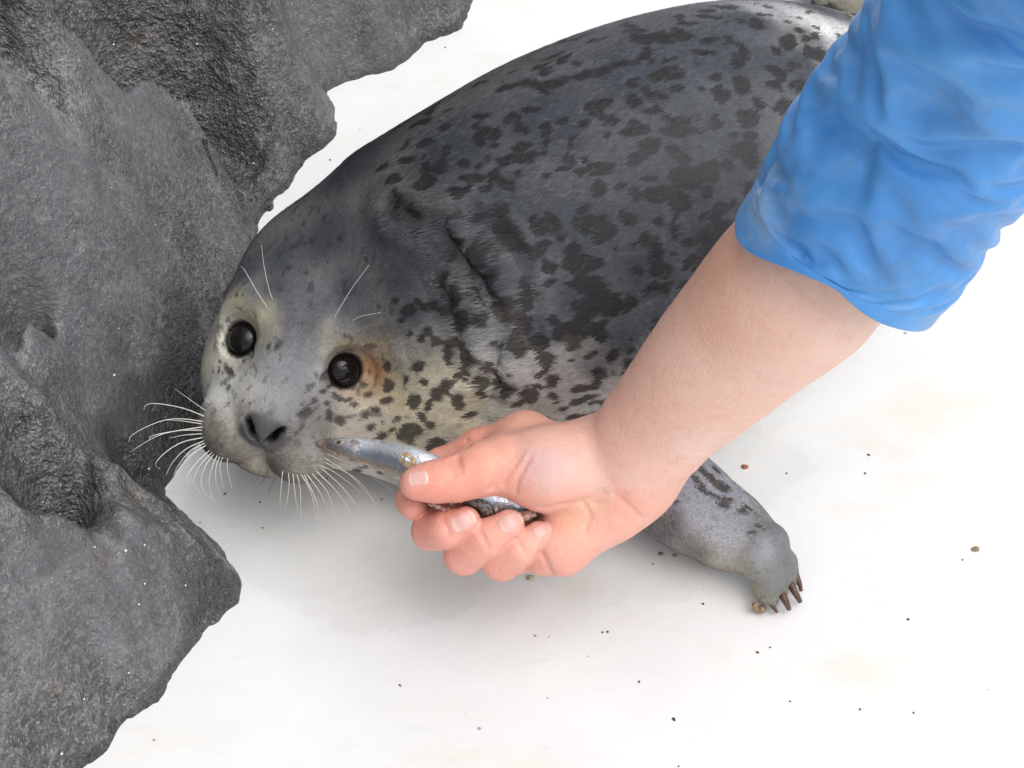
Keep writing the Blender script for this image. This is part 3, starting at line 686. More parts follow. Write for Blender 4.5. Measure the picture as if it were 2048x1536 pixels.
# eyes
def eye_ball(c, r, g, n=40, m=28):
    z = np.asarray(g); x = nrm(np.cross(z, [0, 0, 1.0])); y = np.cross(z, x); V = []; Fc = []
    for i in range(m+1):
        a = math.pi*i/m
        rr = r*(1+.03*max(0, math.cos(a))**2)
        for k in range(n):
            b = 2*math.pi*k/n; V.append(c+rr*(z*math.cos(a)+math.sin(a)*(x*math.cos(b)+y*math.sin(b))))
    for i in range(m):
        for k in range(n):
            k2 = (k+1) % n; Fc.append((i*n+k, (i+1)*n+k, (i+1)*n+k2, i*n+k2))
    return V, Fc
t = NT('seal_eye_black'); t.set(Base_Color=(.006, .0045, .004), Roughness=.05, Specular_IOR_Level=.3)
EYE_MAT = t.m
for s in (-1, 1):
    g, sd_, up_ = eye_frame(s)
    V, Fc = eye_ball(hw(*EYE_C[s]), EYE_R*HS*.985, HM.T@g)
    mesh_obj('eye', V, Fc, EYE_MAT, SEAL)

# whiskers: root, bends and tip as measured, with how far the tip comes towards the lens (m)
WHK = [([(414,835),(372,818),(330,809),(303,807),(290,812),(288,820)],.0),([(421,828),(395,810),(349,777)],-.01),([(425,816),(418,806),(408,795)],-.005),([(411,844),(370,838),(330,840),(290,855),(262,872),(258,884)],.01),([(411,849),(365,842),(332,840)],.0),
 ([(411,853),(363,860),(325,868),(295,882),(261,904)],.015),([(410,860),(360,861),(318,868),(300,874),(300,880)],.01),([(411,867),(370,870),(340,876)],.0),([(411,874),(365,884),(333,903),(314,922),(312,932),(320,938)],.02),([(412,880),(372,898),(345,925),(332,950)],.02),([(414,884),(380,902),(356,932),(347,950)],.02),([(416,888),(385,908),(362,935),(352,955),(356,965)],.02),
 ([(422,898),(398,920),(376,948),(371,965),(376,975)],.025),([(426,902),(404,926),(390,950),(388,968),(400,988)],.025),([(430,905),(412,930),(402,958),(408,985),(432,1003)],.025),([(436,907),(424,935),(418,965),(424,997)],.025),([(441,909),(432,935),(432,965),(440,985)],.025),([(446,911),(440,935),(446,975)],.02),([(455,914),(455,940),(464,975)],.02),
 ([(566,938),(563,965),(560,1010)],.02),([(577,941),(578,975),(572,1013)],.02),([(592,944),(600,975),(602,1032)],.02),([(600,945),(622,985),(634,1040)],.02),([(611,945),(640,985),(655,1020)],.02),([(620,943),(655,985),(672,1042)],.02),([(628,938),(675,985),(709,1040)],.022),([(638,932),(690,980),(733,1040)],.022),([(645,922),(715,960),(765,1027)],.02),([(648,905),(728,942),(788,985)],.015),([(643,912),(700,950),(745,1000)],.02),([(585,942),(590,985),(595,1020)],.02),([(606,946),(632,1000),(640,1046)],.02),
 ([(632,928),(670,945),(722,985)],.015),([(655,896),(655,880),(658,868)],.004),([(640,900),(668,880),(735,882)],.0),([(539,937),(530,955),(521,970)],.01),([(556,938),(548,962),(535,990)],.01),([(524,932),(515,955),(510,965)],.01),
 ([(538,620),(515,585),(489,540),(481,532)],.0),([(547,606),(536,570),(527,525),(523,490)],.0),([(661,648),(682,612),(705,575),(738,530)],.0),([(694,647),(722,633),(761,625)],.0)]
def whiskers():
    t1 = NT('whisker_pale'); t1.set(Base_Color=(.62, .60, .54), Roughness=.35)
    t2 = NT('whisker_dark'); t2.set(Base_Color=(.06, .05, .045), Roughness=.4)
    roots, ok = hit(seal_sdf, [w[0][0] for w in WHK])
    # a root right on the outline may miss the animal: walk it inwards
    for i, w in enumerate(WHK):
        k = 0
        while not ok[i] and k < 8:
            k += 1; x, y = w[0][0]; r_, o_ = hit(seal_sdf, [(x+(540-x)*.04*k, y+(800-y)*.04*k)])
            if o_[0]: roots[i] = r_[0]; ok[i] = True
    for i, (pl, fwd) in enumerate(WHK):
        brow = i >= len(WHK)-4
        w0 = dep(roots[i])+(.003 if not brow else -.0015); m = len(pl); pts = []
        fwd = fwd+(.010 if brow else 0)
        for j, (x, y) in enumerate(pl):
            ww = w0-fwd*(j/(m-1))**1.3
            p = CAM+ray(x, y)*ww
            if p[2] < .003: p = at(x, y, .003)
            pts.append(p)
        pts[0] = roots[i]-(roots[i]-CAM)*-.002
        c = catmull(pts, 14)
        dark = i in (35, 36, 37)
        r0 = .00034 if not brow else .00024
        V, Fc = tube(c, np.linspace(r0 if not dark else .00020, .00009, len(c)), 5)
        mesh_obj('whisker', V, Fc, t2.m if dark else t1.m, SEAL)
whiskers()

# claws of the fore flipper
def claws():
    t = NT('seal_claw'); t.set(Base_Color=t.mix(t.ramp(t.noise(t.pos(), 300, 3), .3, .7), (.055, .022, .018), (.13, .06, .035)), Roughness=.35)
    CL = [((1560,1182,.011),(1571,1202,.010),(1578,1218,.004),10), ((1580,1166,.012),(1591,1186,.010),(1600,1203,.004),10), ((1591,1148,.012),(1598,1165,.009),(1602,1181,.004),8), ((1541,1205,.008),(1548,1216,.006),(1554,1224,.003),6)]
    for a, b, c, r in CL:
        p = catmull([at(*a), at(*b), at(*c)], 9); rr = np.linspace(1, .55, 9)*rp(p[0], r)*.95
        V, Fc = tube(p, rr, 8); mesh_obj('claw', V, Fc, t.m, SEAL)
    t = NT('seal_claw_tan'); t.set(Base_Color=(.26, .18, .10), Roughness=.5)
    p = catmull([at(1528,1217,.006), at(1520,1220,.004), at(1512,1216,.005), at(1509,1209,.009)], 10)
    V, Fc = tube(p, np.linspace(.0024, .0017, 10), 8); mesh_obj('claw', V, Fc, t.m, SEAL)
claws()

# ================================================================== PERSON: bare forearm and hand
HW0 = dep(at(1050, 985, .098))                     # distance of the hand from the lens plane
HK = HW0/FPX
def hp(px, py, h=0.0):                             # h: millimetres towards the lens from the hand's mid plane
    return CAM+ray(px, py)*(HW0-h*.001)
def hc(P, a, b): return cone(P, hp(*a[:3]), hp(*b[:3]), a[3]*HK, b[3]*HK)
def chain(P, pts, k):
    d = None
    for a, b in zip(pts, pts[1:]):
        q = hc(P, a, b); d = q if d is None else smin(d, q, k)
    return d
FING = {'thumb': [(1005,926,17,56),(960,940,20,50),(912,958,22,41),(868,963,23,38),(834,966,24,32)],
        'index': [(1045,872,-12,40),(960,898,-18,40),(880,935,-22,36),(842,968,-16,31),(824,1000,-4,30),(826,1012,1,27)],
        'middle': [(985,950,-26,38),(905,1010,-16,37),(862,1062,-2,36),(882,1062,6,34),(898,1058,11,35),(931,1043,16,30)],
        'ring': [(1010,1010,-28,37),(960,1075,-16,37),(928,1109,0,38),(952,1094,8,35),(975,1077,13,36),(1018,1050,17,31)],
        'pinky': [(1055,1075,-22,35),(1030,1110,-12,36),(1003,1123,2,36),(1024,1110,8,32),(1042,1096,12,32),(1077,1068,14,26)]}
ARM = [(1262,918,.118,100),(1330,835,.150,104),(1420,740,.190,128),(1516,643,.228,146),(1606,558,.262,163),(1690,478,.288,128),(1760,395,.312,105)]
ARM = [(at(a, b, c), rp(at(a, b, c), r)) for a, b, c, r in ARM]
ARX = catmull(np.array([np.append(p, r) for p, r in ARM]), 13)
ARC = [(c[:3]+FW*((c[:3]-ARM[2][0])@FW)*.16, c[3]) for c in ARX]
SIDE = nrm(np.cross(ARM[4][0]-ARM[0][0], -FW))     # across the forearm, in the picture plane
def arm_sdf(P):
    P = np.asarray(P, float)
    # forearm: an oval section, thinner towards the lens
    p1 = P+FW*((P-ARM[2][0])@FW)[:, None]*.16; d = None
    for (a, ra), (b, rb) in zip(ARC, ARC[1:]):
        q = cone(p1, a, b, ra, rb); d = q if d is None else smin(d, q, .012)
    d = d/1.08
    m = ((P-hp(1060, 985))**2).sum(1) < .135**2
    if not m.any(): return d
    p = P[m]; g = d[m]
    palm = hc(p, (1250,922,-8,78), (1075,895,-8,50))
    palm = smin(palm, hc(p, (1262,950,-6,78), (1060,1000,-16,48)), .012)
    palm = smin(palm, hc(p, (1250,985,-2,66), (1085,1085,-6,46)), .012)
    palm = smin(palm, hc(p, (1215,1030,4,60), (1120,1092,6,52)), .010)            # heel of the hand
    palm = smin(palm, hc(p, (1120,1098,4,50), (1085,1112,0,34)), .010)
    palm = smin(palm, hc(p, (1045,872,-12,40), (1055,1075,-20,34)), .010)         # knuckle row
    g = smin(g, palm, .022)
    then = hc(p, (1180,925,6,84), (1092,938,14,78)); then = smin(then, hc(p, (1092,938,14,76), (1020,932,16,58)), .012)
    g = smin(g, then, .0075)
    web = hc(p, (1060,880,-4,44), (990,912,4,38)); g = smin(g, web, .010)
    th = chain(p, FING['thumb'], .006)
    th = smin(th, ell(p, hp(840,968,19), np.array([38,30,30])*HK, np.stack([RT, UP, FW])), .004)    # pad of the thumb
    g = smin(g, th, .0045)
    fs = None
    for k in ('index', 'middle', 'ring', 'pinky'):
        f = chain(p, FING[k], .005); fs = f if fs is None else smin(fs, f, .0008)
    # knuckle nearest the palm joins softly, curled tips only touch it
    base = None
    for k in ('index', 'middle', 'ring', 'pinky'):
        b = hc(p, FING[k][0], FING[k][1]); base = b if base is None else np.minimum(base, b)
    g = smin(g, base, .010)
    g = smin(g, fs, .0010)
    # creases
    def cut(pts, r, k=.003):
        nonlocal g
        c = None
        for a, b in zip(pts, pts[1:]):
            q = cone(p, a, b, r, r); c = q if c is None else np.minimum(c, q)
        g = smax(g, -c, k)
    def on(pix, f=None): return pix
    for pix, r in CREASE:
        cut(pix, r)
    d[m] = g
    return d
CREASE = []
_cr = [([(1083,1018),(1115,1012),(1150,1009),(1180,998),(1205,985)], .0011),     # life line under the thenar
       ([(983,978),(992,960),(1012,935),(1030,905)], .0007), ([(1005,970),(1022,940),(1045,905)], .00035), ([(1030,985),(1040,950),(1060,915)], .0003),
       ([(898,921),(902,935),(900,950)], .0004), ([(905,917),(911,934),(909,952)], .00055), ([(918,914),(922,930),(921,945)], .0004), ([(913,916),(916,932)], .0003),
       ([(1083,1108),(1094,1128),(1104,1150)], .0009), ([(1230,990),(1262,1015),(1282,1036)], .0005), ([(1190,1010),(1225,1005),(1250,990)], .0004),
       ([(884,1036),(892,1052),(899,1074)], .00022), ([(958,1060),(968,1078),(977,1098)], .00022), ([(1032,1078),(1042,1094),(1052,1110)], .00022),
       ([(932,880),(938,892)], .0004), ([(1165,1005),(1180,1030),(1170,1060)], .0003)]
for pl, r in _cr:
    P_, o_ = hit(arm_sdf, pl); P_ = P_[o_]
    if len(P_) > 1: CREASE.append(([q+(CAM-q)/np.linalg.norm(CAM-q)*r*.35 for q in P_], r))
av, aq = march(arm_sdf, (-.10, -.30, .02), (.30, .06, .40), .00115)
print('arm', len(av), len(aq), av.min(0), av.max(0))
SKIN = [(1500,650,(0.772,0.483,0.373)),(1600,600,(0.796,0.517,0.407)),(1450,640,(0.749,0.437,0.316)),(1440,520,(0.702,0.380,0.271)),(1400,760,(0.796,0.517,0.407)),(1400,900,(0.842,0.575,0.486)),(1550,760,(0.819,0.540,0.441)),(1680,680,(0.842,0.575,0.475)),(1300,800,(0.796,0.494,0.384)),(1280,950,(0.842,0.525,0.432)),(1230,860,(0.796,0.471,0.359)),  # floor bounce painted in: forearm's lower edge paler than its upper
 (1180,860,(0.819,0.481,0.380)),(1100,870,(0.819,0.459,0.349)),(1050,845,(0.796,0.406,0.298)),(1100,950,(0.749,0.471,0.421)),(1090,935,(0.655,0.428,0.421)),(1150,930,(0.796,0.513,0.442)),(1200,960,(0.819,0.525,0.432)),(1060,1000,(0.772,0.364,0.278)),(1120,1010,(0.796,0.385,0.288)),(1020,985,(0.749,0.321,0.237)),
 (1000,915,(0.796,0.385,0.278)),(950,920,(0.796,0.353,0.247)),(920,960,(0.796,0.364,0.268)),(880,990,(0.772,0.288,0.206)),(940,985,(0.749,0.299,0.216)),(820,960,(0.796,0.385,0.298)),(840,990,(0.772,0.299,0.216)),(900,900,(0.772,0.321,0.247)),(940,885,(0.772,0.310,0.237)),
 (820,1010,(0.725,0.288,0.216)),(835,1030,(0.749,0.331,0.257)),(850,1060,(0.772,0.321,0.247)),(880,1040,(0.772,0.342,0.268)),(880,1080,(0.796,0.353,0.278)),(950,1030,(0.796,0.385,0.308)),(930,1100,(0.772,0.342,0.257)),(970,1070,(0.796,0.374,0.288)),(930,1135,(0.772,0.353,0.278)),(1040,1040,(0.796,0.395,0.319)),(1010,1120,(0.796,0.385,0.298)),(1050,1080,(0.796,0.406,0.319)),(1090,1055,(0.796,0.406,0.329)),(1030,1150,(0.772,0.331,0.247)),
 (1150,1040,(0.819,0.471,0.308)),(1120,1060,(0.807,0.395,0.288)),(1200,1050,(0.819,0.395,0.308)),(1140,1110,(0.807,0.364,0.278)),(1220,1080,(0.819,0.406,0.329)),(1240,1010,(0.819,0.385,0.298)),(1180,1020,(0.819,0.492,0.339))]
_kp, _ko = hit(arm_sdf, [(c[0], c[1]) for c in SKIN]); _kc = np.array([c[2] for c in SKIN])[_ko]; _kp = _kp[_ko]
def skin_colour(P):
    out = np.empty((len(P), 3), np.float32)
    for i in range(0, len(P), 20000):
        p = P[i:i+20000]; w = 1/(((p[:, None]-_kp[None])**2).sum(2)+.00003)**1.6; out[i:i+20000] = (w@_kc)/w.sum(1)[:, None]
    return out
PERSON = empty('person', at(1612, 565, .26))
tag(PERSON, 'bare forearm and hand in a blue jacket sleeve offering a fish to the seal', 'person')
def skin_material():
    t = NT('human_skin'); p = t.pos(); c = t.attr('col', True)
    n1 = t.noise(p, 130, 4, .6); n2 = t.noise(p, 520, 4, .6)
    c = t.mix(t.math('MULTIPLY', t.ramp(n1, .48, .72), .26), c, (.72, .30, .24))
    c = t.mix(t.math('MULTIPLY', t.ramp(n1, .50, .28), .22), c, (.72, .55, .44))
    c = t.mix(t.math('MULTIPLY', t.ramp(n2, .55, .75), .16), c, (.5, .2, .15))
    t.set(Base_Color=c, Roughness=.48, Specular_IOR_Level=.38, Subsurface_Weight=.08, Subsurface_Scale=.006)
    t.b.inputs['Subsurface Radius'].default_value = (1.0, .35, .2)
    v = t.vor(p, 1100); w = t.noise(t.vmul(p, (1, 1, 1)), 300, 3, .6)
    t.set(Normal=t.bump(t.math('ADD', t.math('MULTIPLY', v, .35), t.math('MULTIPLY', w, .8)), .0010, .6))
    return t.m
ARMO = mesh_obj('arm', av, aq, skin_material(), PERSON, attrs={'col': skin_colour(av)})

# finger nails: thin curved plates laid on the finger tips
def nail(cx, cy, ax, L, W, lift=.00035):
    """centre, direction of the tip in the picture, half length and half width in px"""
    a = math.radians(ax); ex = np.array([math.cos(a), math.sin(a)]); ey = np.array([-ex[1], ex[0]])
    nu, nv_ = 15, 13; pix = []; uv = []
    for i in range(nu):
        for j in range(nv_):
            u = -1+2*i/(nu-1); v = -1+2*j/(nv_-1)
            # squarish oval outline
            uu = u*math.sqrt(1-.42*v*v); vv = v*math.sqrt(1-.30*u*u)
            q = np.array([cx, cy])+ex*uu*L+ey*vv*W; pix.append(tuple(q)); uv.append((u, v))
    P, ok = hit(arm_sdf, pix)
    e = 2e-4; d0 = arm_sdf(P)
    G = np.stack([arm_sdf(P+np.eye(3)[k]*e)-d0 for k in range(3)], 1); G /= np.linalg.norm(G, axis=1)[:, None]+1e-9
    uv = np.array(uv); ed = np.maximum(np.abs(uv[:, 0]), np.abs(uv[:, 1]))
    off = np.where(ed > .97, -.0004, lift*(1-.35*uv[:, 1]**2)); off = np.where((uv[:, 0] > .97) & (np.abs(uv[:, 1]) < .9), lift*.9, off)
    V = P+G*off[:, None]
    idx = np.arange(nu*nv_).reshape(nu, nv_)
    Fq = np.stack([idx[:-1, :-1], idx[1:, :-1], idx[1:, 1:], idx[:-1, 1:]], -1).reshape(-1, 4)
    return mesh_obj('fingernail', V, Fq, NAILM, PERSON, attrs={'tip': uv[:, 0]})
t = NT('finger_nail'); tp = t.attr('tip')
c = t.mix(t.ramp(tp, -1.0, -.45), (.80, .60, .54), (.74, .43, .37)); c = t.mix(t.ramp(tp, .70, .86), c, (.80, .56, .48))
t.set(Base_Color=c, Roughness=.28, Specular_IOR_Level=.5, Subsurface_Weight=.1, Subsurface_Scale=.003); t.set(Normal=t.bump(t.noise(t.pos(), 400, 2), .0003, .4)); NAILM = t.m
nail(838, 957, 172, 20, 16); nail(926, 1043, -28, 26, 19); nail(1021, 1044, -33, 25, 19); nail(1084, 1060, -33, 19, 15)
lap('arm')

# ================================================================== PERSON: blue jacket sleeve
SLV = [(1688,507,.288,226,226),(1725,450,.304,232,222),(1796,340,.338,240,214),(1900,195,.378,248,220),(2010,50,.425,254,225),(2130,-110,.475,258,228),(2300,-340,.56,262,230),(2440,-560,.70,270,240),(2480,-700,.86,280,250)]
def relax(V, B0, C, rad):
    """let the slack cloth buckle: stiff threads with spare length, weak bending, kept off the arm"""
    nu, nv, _ = V.shape; V = V.copy(); N_ = np.linalg.norm
    u = np.linspace(0, 1, nu); ex = 1+.16*sstep(.05, .18, u)*sstep(1.0, .86, u)
    lu = N_(B0[1:]-B0[:-1], axis=2)*(.5*(ex[1:]+ex[:-1]))[:, None]
    lv = N_(np.roll(B0, -1, 1)-B0, axis=2)*(1+.045*sstep(.03, .12, u))[:, None]
    sh = np.sqrt(lu**2+(.5*(lv[1:]+lv[:-1]))**2)
    rng = np.random.default_rng(2); V[4:-4] += rng.normal(0, .0002, V[4:-4].shape)
    P0 = V.copy()
    gu = [np.array([i for i in range(nu-2) if (i//2) % 2 == g]) for g in (0, 1)]
    gv = [np.array([j for j in range(nv) if (j//2) % 2 == g]) for g in (0, 1)]
    def pull(p, q, r, k):
        d = q-p; l = N_(d, axis=2); c = (d*(.5*k*(l-r)/np.maximum(l, 1e-9))[..., None]); return c
    for it in range(240):
        for s_ in (0, 1):
            m = (nu-s_)//2; p = V[s_:s_+2*m:2]; q = V[s_+1:s_+2*m:2]; c = pull(p, q, lu[s_:s_+2*m:2][:m], 1.0); p += c; q -= c
        ev, od = V[:, 0::2], V[:, 1::2]
        c = pull(ev, od, lv[:, 0::2], 1.0); V[:, 0::2] = ev+c; V[:, 1::2] = od-c
        od, en = V[:, 1::2], np.roll(V[:, 0::2], -1, 1); c = pull(od, en, lv[:, 1::2], 1.0); V[:, 1::2] = od+c; V[:, 0::2] = np.roll(en-c, 1, 1)
        for s_ in (0, 1):
            m = (nu-s_)//2; a_, b_ = slice(s_, s_+2*m, 2), slice(s_+1, s_+2*m, 2)
            for dj in (-1, 1):
                p = V[a_]; q = np.roll(V[b_], dj, 1); c = pull(p, q, sh[a_][:m], .35); V[a_] = p+c; V[b_] = np.roll(q-c, -dj, 1)
        for g in gu:
            p, q = V[g], V[g+2]; c = pull(p, q, lu[g]+lu[g+1], .16); V[g] = p+c; V[g+2] = q-c
        for g in gv:
            h = (g+2) % nv; p, q = V[:, g], V[:, h]; c = pull(p, q, lv[:, g]+lv[:, (g+1) % nv], .16); V[:, g] = p+c; V[:, h] = q-c
        # stay near the arm's tube and where the hem is held
        o = B0-C[:, None]; rb0 = N_(o, axis=2); n = o/rb0[..., None]; e = ((V-C[:, None])*n).sum(2)
        e2 = np.clip(e, rb0*.80, rb0*1.12); V += n*((e2-e)*.6)[..., None]
        V += (P0-V)*.014
        hold = (sstep(.045, .0, u))[:, None, None]; V += (P0-V)*hold
        V[-6:] = P0[-6:]
    return V
def sleeve():
    C = np.array([at(a, b, c) for a, b, c, _, _ in SLV]); ra = np.array([rp(p, s[3]) for p, s in zip(C, SLV)]); rb = np.array([rp(p, s[4]) for p, s in zip(C, SLV)])
    nu, nv = 96, 72
    X = catmull(np.column_stack([C, ra, rb]), nu); C, ra, rb = X[:, :3], X[:, 3], X[:, 4]
    T = np.gradient(C, axis=0); T /= np.linalg.norm(T, axis=1)[:, None]
    S = np.cross(T, -FW); S /= np.linalg.norm(S, axis=1)[:, None]; N = np.cross(S, T); N *= np.sign((N@(-FW)))[:, None]
    S *= np.sign(S@RT)[:, None]
    th = np.linspace(0, 2*math.pi, nv, endpoint=False)
    co, si = np.cos(th), np.sin(th)
    # slightly squared section, seam droop on the lower side
    V = C[:, None]+S[:, None]*(ra[:, None]*co)[..., None]+N[:, None]*(rb[:, None]*si)[..., None]
    nr = S[:, None]*(co/ra.mean())[None, :, None]+N[:, None]*(si/rb.mean())[None, :, None]; nr /= np.linalg.norm(nr, axis=2)[..., None]
    # hem: pulled back over the forearm on the upper side, sagging below
    along = np.zeros(nv); along += .010*np.clip(co, 0, 1)**2*0
    V = V.reshape(-1, 3); nr = nr.reshape(-1, 3)
    tt = np.repeat(np.linspace(0, 1, nu), nv)
    disp = np.zeros(len(V))
    # lens-side points of the measured folds
    fn = ((CAM-V)*nr).sum(1) > 0
    pv = proj(V)
    for pl, depth, w, asym in FOLDS:
        c2 = catmull(np.array(pl, float), 16); best = np.full(len(V), 1e9); sgn = np.zeros(len(V)); tpar = np.zeros(len(V))
        for i in range(len(c2)-1):
            a, b = c2[i], c2[i+1]; ab = b-a; L2 = ab@ab+1e-9; t = np.clip(((pv-a)@ab)/L2, 0, 1); q = pv-a-t[:, None]*ab; d = (q*q).sum(1)
            m = d < best; best[m] = d[m]; sgn[m] = np.sign(ab[0]*q[m, 1]-ab[1]*q[m, 0]); tpar[m] = (i+t[m])/(len(c2)-1)
        d = np.sqrt(best)*sgn
        ww = np.where(d > 0, w*(1+asym), w*(1-asym))
        taper = sstep(-.03, .32, tpar)*sstep(1.03, .68, tpar)*1.15
        disp += np.where(fn, depth*1.75*np.exp(-(np.abs(d)/(ww*1.25))**(1.0 if depth < 0 else 1.2))*taper*(best < 1e8), 0)
    P_ = V
    disp += .0015*fbm(P_, 15, 2, 5)+.0016*(1-np.abs(fbm(P_, 26, 2, 9))*2)
    # lengthwise cockles that die out away from the hem
    # gathered rings further up
    B0 = V.reshape(nu, nv, 3).copy()
    V = (V+nr*(disp*(.25+.75*sstep(0, .10, tt)))[:, None]).reshape(nu, nv, 3)
    V = relax(V, B0, C, np.maximum(ra, rb))
    # hem line wanders
    hem = .010*np.clip(-co, 0, 1)**2-.010*np.clip(si, 0, 1)**2*np.clip(1-np.abs(co), 0, 1)+.0012*np.sin(th*5+1)+.004*np.clip(co, 0, 1)
    for i in range(6):
        V[i] -= (T[0][None]*(hem*(1-i/6))[:, None])
    # turned-in hem and lining
    ins = []
    for k, (dn, dt) in enumerate(((-.0012, -.0010), (-.0026, .0006), (-.0036, .005), (-.0060, .011), (-.0090, .017))):
        ins.append(V[0]+nr.reshape(nu, nv, 3)[0]*dn+T[0]*dt)
    # hem stitching ridge
    A = np.concatenate([np.array(ins[::-1]), V], 0); n_ = A.shape[0]
    idx = np.arange(n_*nv).reshape(n_, nv); j2 = np.roll(idx, -1, 1)
    Fq = np.stack([idx[:-1], j2[:-1], j2[1:], idx[1:]], -1).reshape(-1, 4)
    V = A.reshape(-1, 3)
    t = NT('blue_jacket_cloth'); p = t.pos()
    c = t.mix(t.ramp(t.noise(p, 16, 5, .6), .35, .7), (.050, .235, .58), (.085, .305, .66))
    c = t.mix(t.math('MULTIPLY', t.ramp(t.noise(p, 34, 6, .7), .58, .76), .22), c, (.16, .26, .36))    # salt and grime
    c = t.mix(t.math('MULTIPLY', t.attr('grime'), t.ramp(t.noise(p, 60, 6, .75), .42, .66)), c, (.10, .13, .12))
    c = t.mix(t.math('MULTIPLY', t.attr('fade'), t.ramp(t.noise(p, 45, 5, .7), .40, .65)), c, (.33, .42, .50))
    t.set(Base_Color=c, Roughness=.40, Specular_IOR_Level=.5, Sheen_Weight=.08)
    wv = t.noise(p, 1700, 2, .5); t.set(Normal=t.bump(t.math('ADD', t.math('MULTIPLY', wv, .15), t.math('MULTIPLY', t.noise(p, 110, 4, .6), .5)), .0016, .45))
    def blob(pts, r):
        q, o = [], []
        m = np.zeros(len(V))
        for x, y, z in pts: m = np.maximum(m, sstep(1.6*r, .3*r, np.sqrt(((proj(V)-[x, y])**2).sum(1))*HK*.85)*(((V-CAM)@FW) < dep(at(x, y, z))+.08))
        return m
    grime = np.maximum(.38*blob([(1772,545,.26),(1917,212,.38),(1955,212,.38),(1775,640,.25)], .012), blob([(1830,600,.26),(1870,560,.27),(1880,620,.26)], .03)*.22)
    grime = np.maximum(grime, blob([(1715,330,.3)], .012)*.25)
    fade = blob([(1515,400,.26),(1530,345,.27),(1500,440,.26)], .016)*.5
    o = mesh_obj('sleeve', V, Fq, t.m, PERSON, attrs={'grime': grime, 'fade': fade})
    sb = o.modifiers.new('smooth', 'SUBSURF'); sb.levels = 3; sb.render_levels = 3
    o['label'] = 'rumpled blue waterproof jacket sleeve pushed up the forearm'
FOLDS = [  # course of the fold, height (m, minus = valley), half width px, lean
 ([(1788,5),(1800,70),(1850,110),(1900,140),(1945,162)], .0075, 16, .3), ([(1800,100),(1850,150),(1905,172),(1940,170)], -.0065, 15, 0), ([(1938,150),(1990,150),(2060,140)], -.0070, 9, 0), ([(1935,172),(1985,172),(2060,160)], .0040, 12, 0),
 ([(1752,25),(1742,84),(1758,150),(1770,205)], -.0045, 14, .3), ([(1768,40),(1762,90),(1785,160),(1830,210)], .0045, 22, 0),
 ([(1640,215),(1650,245),(1690,285),(1740,300),(1800,322)], -.0075, 20, .2), ([(1645,205),(1700,205),(1760,240),(1840,285)], .0055, 22, 0), ([(1730,290),(1802,322),(1860,338),(1950,335)], -.0070, 11, .3),
 ([(1700,300),(1780,345),(1860,368),(1960,350),(2060,310)], .0060, 22, 0), ([(1838,306),(1896,300),(1985,290),(2060,276)], -.0085, 9, 0), ([(1830,285),(1900,275),(1990,262),(2060,250)], .0050, 16, 0), ([(1842,318),(1900,322),(1950,312)], .0040, 7, 0),
 ([(1535,345),(1600,345),(1680,372),(1735,372)], -.0055, 18, 0), ([(1540,318),(1600,310),(1660,330),(1720,350)], .0040, 20, 0), ([(1610,240),(1625,290),(1640,330)], -.0030, 14, 0),
 ([(1530,425),(1600,432),(1700,452),(1760,455)], -.0042, 18, 0), ([(1540,395),(1620,395),(1720,415),(1800,410)], .0038, 22, 0), ([(1545,460),(1620,470),(1720,475)], .0030, 20, 0),
 ([(1616,540),(1604,515),(1574,480),(1548,462)], -.0030, 11, 0), ([(1640,545),(1650,515),(1665,490)], -.0016, 12, 0),
 ([(1790,480),(1880,440),(1990,400),(2050,365)], .0045, 30, 0), ([(1760,520),(1860,500),(1960,440),(2050,390)], -.0035, 28, 0), ([(1780,190),(1850,215),(1950,250)], -.0035, 16, 0), ([(1690,60),(1700,130),(1690,190)], -.0028, 16, 0),
 ([(1850,60),(1900,90),(2000,110),(2060,110)], .0040, 26, 0), ([(1860,30),(1940,60),(2050,70)], -.0045, 18, 0), ([(1500,400),(1520,330),(1570,270)], -.0025, 16, 0)]
sleeve()
lap('sleeve')

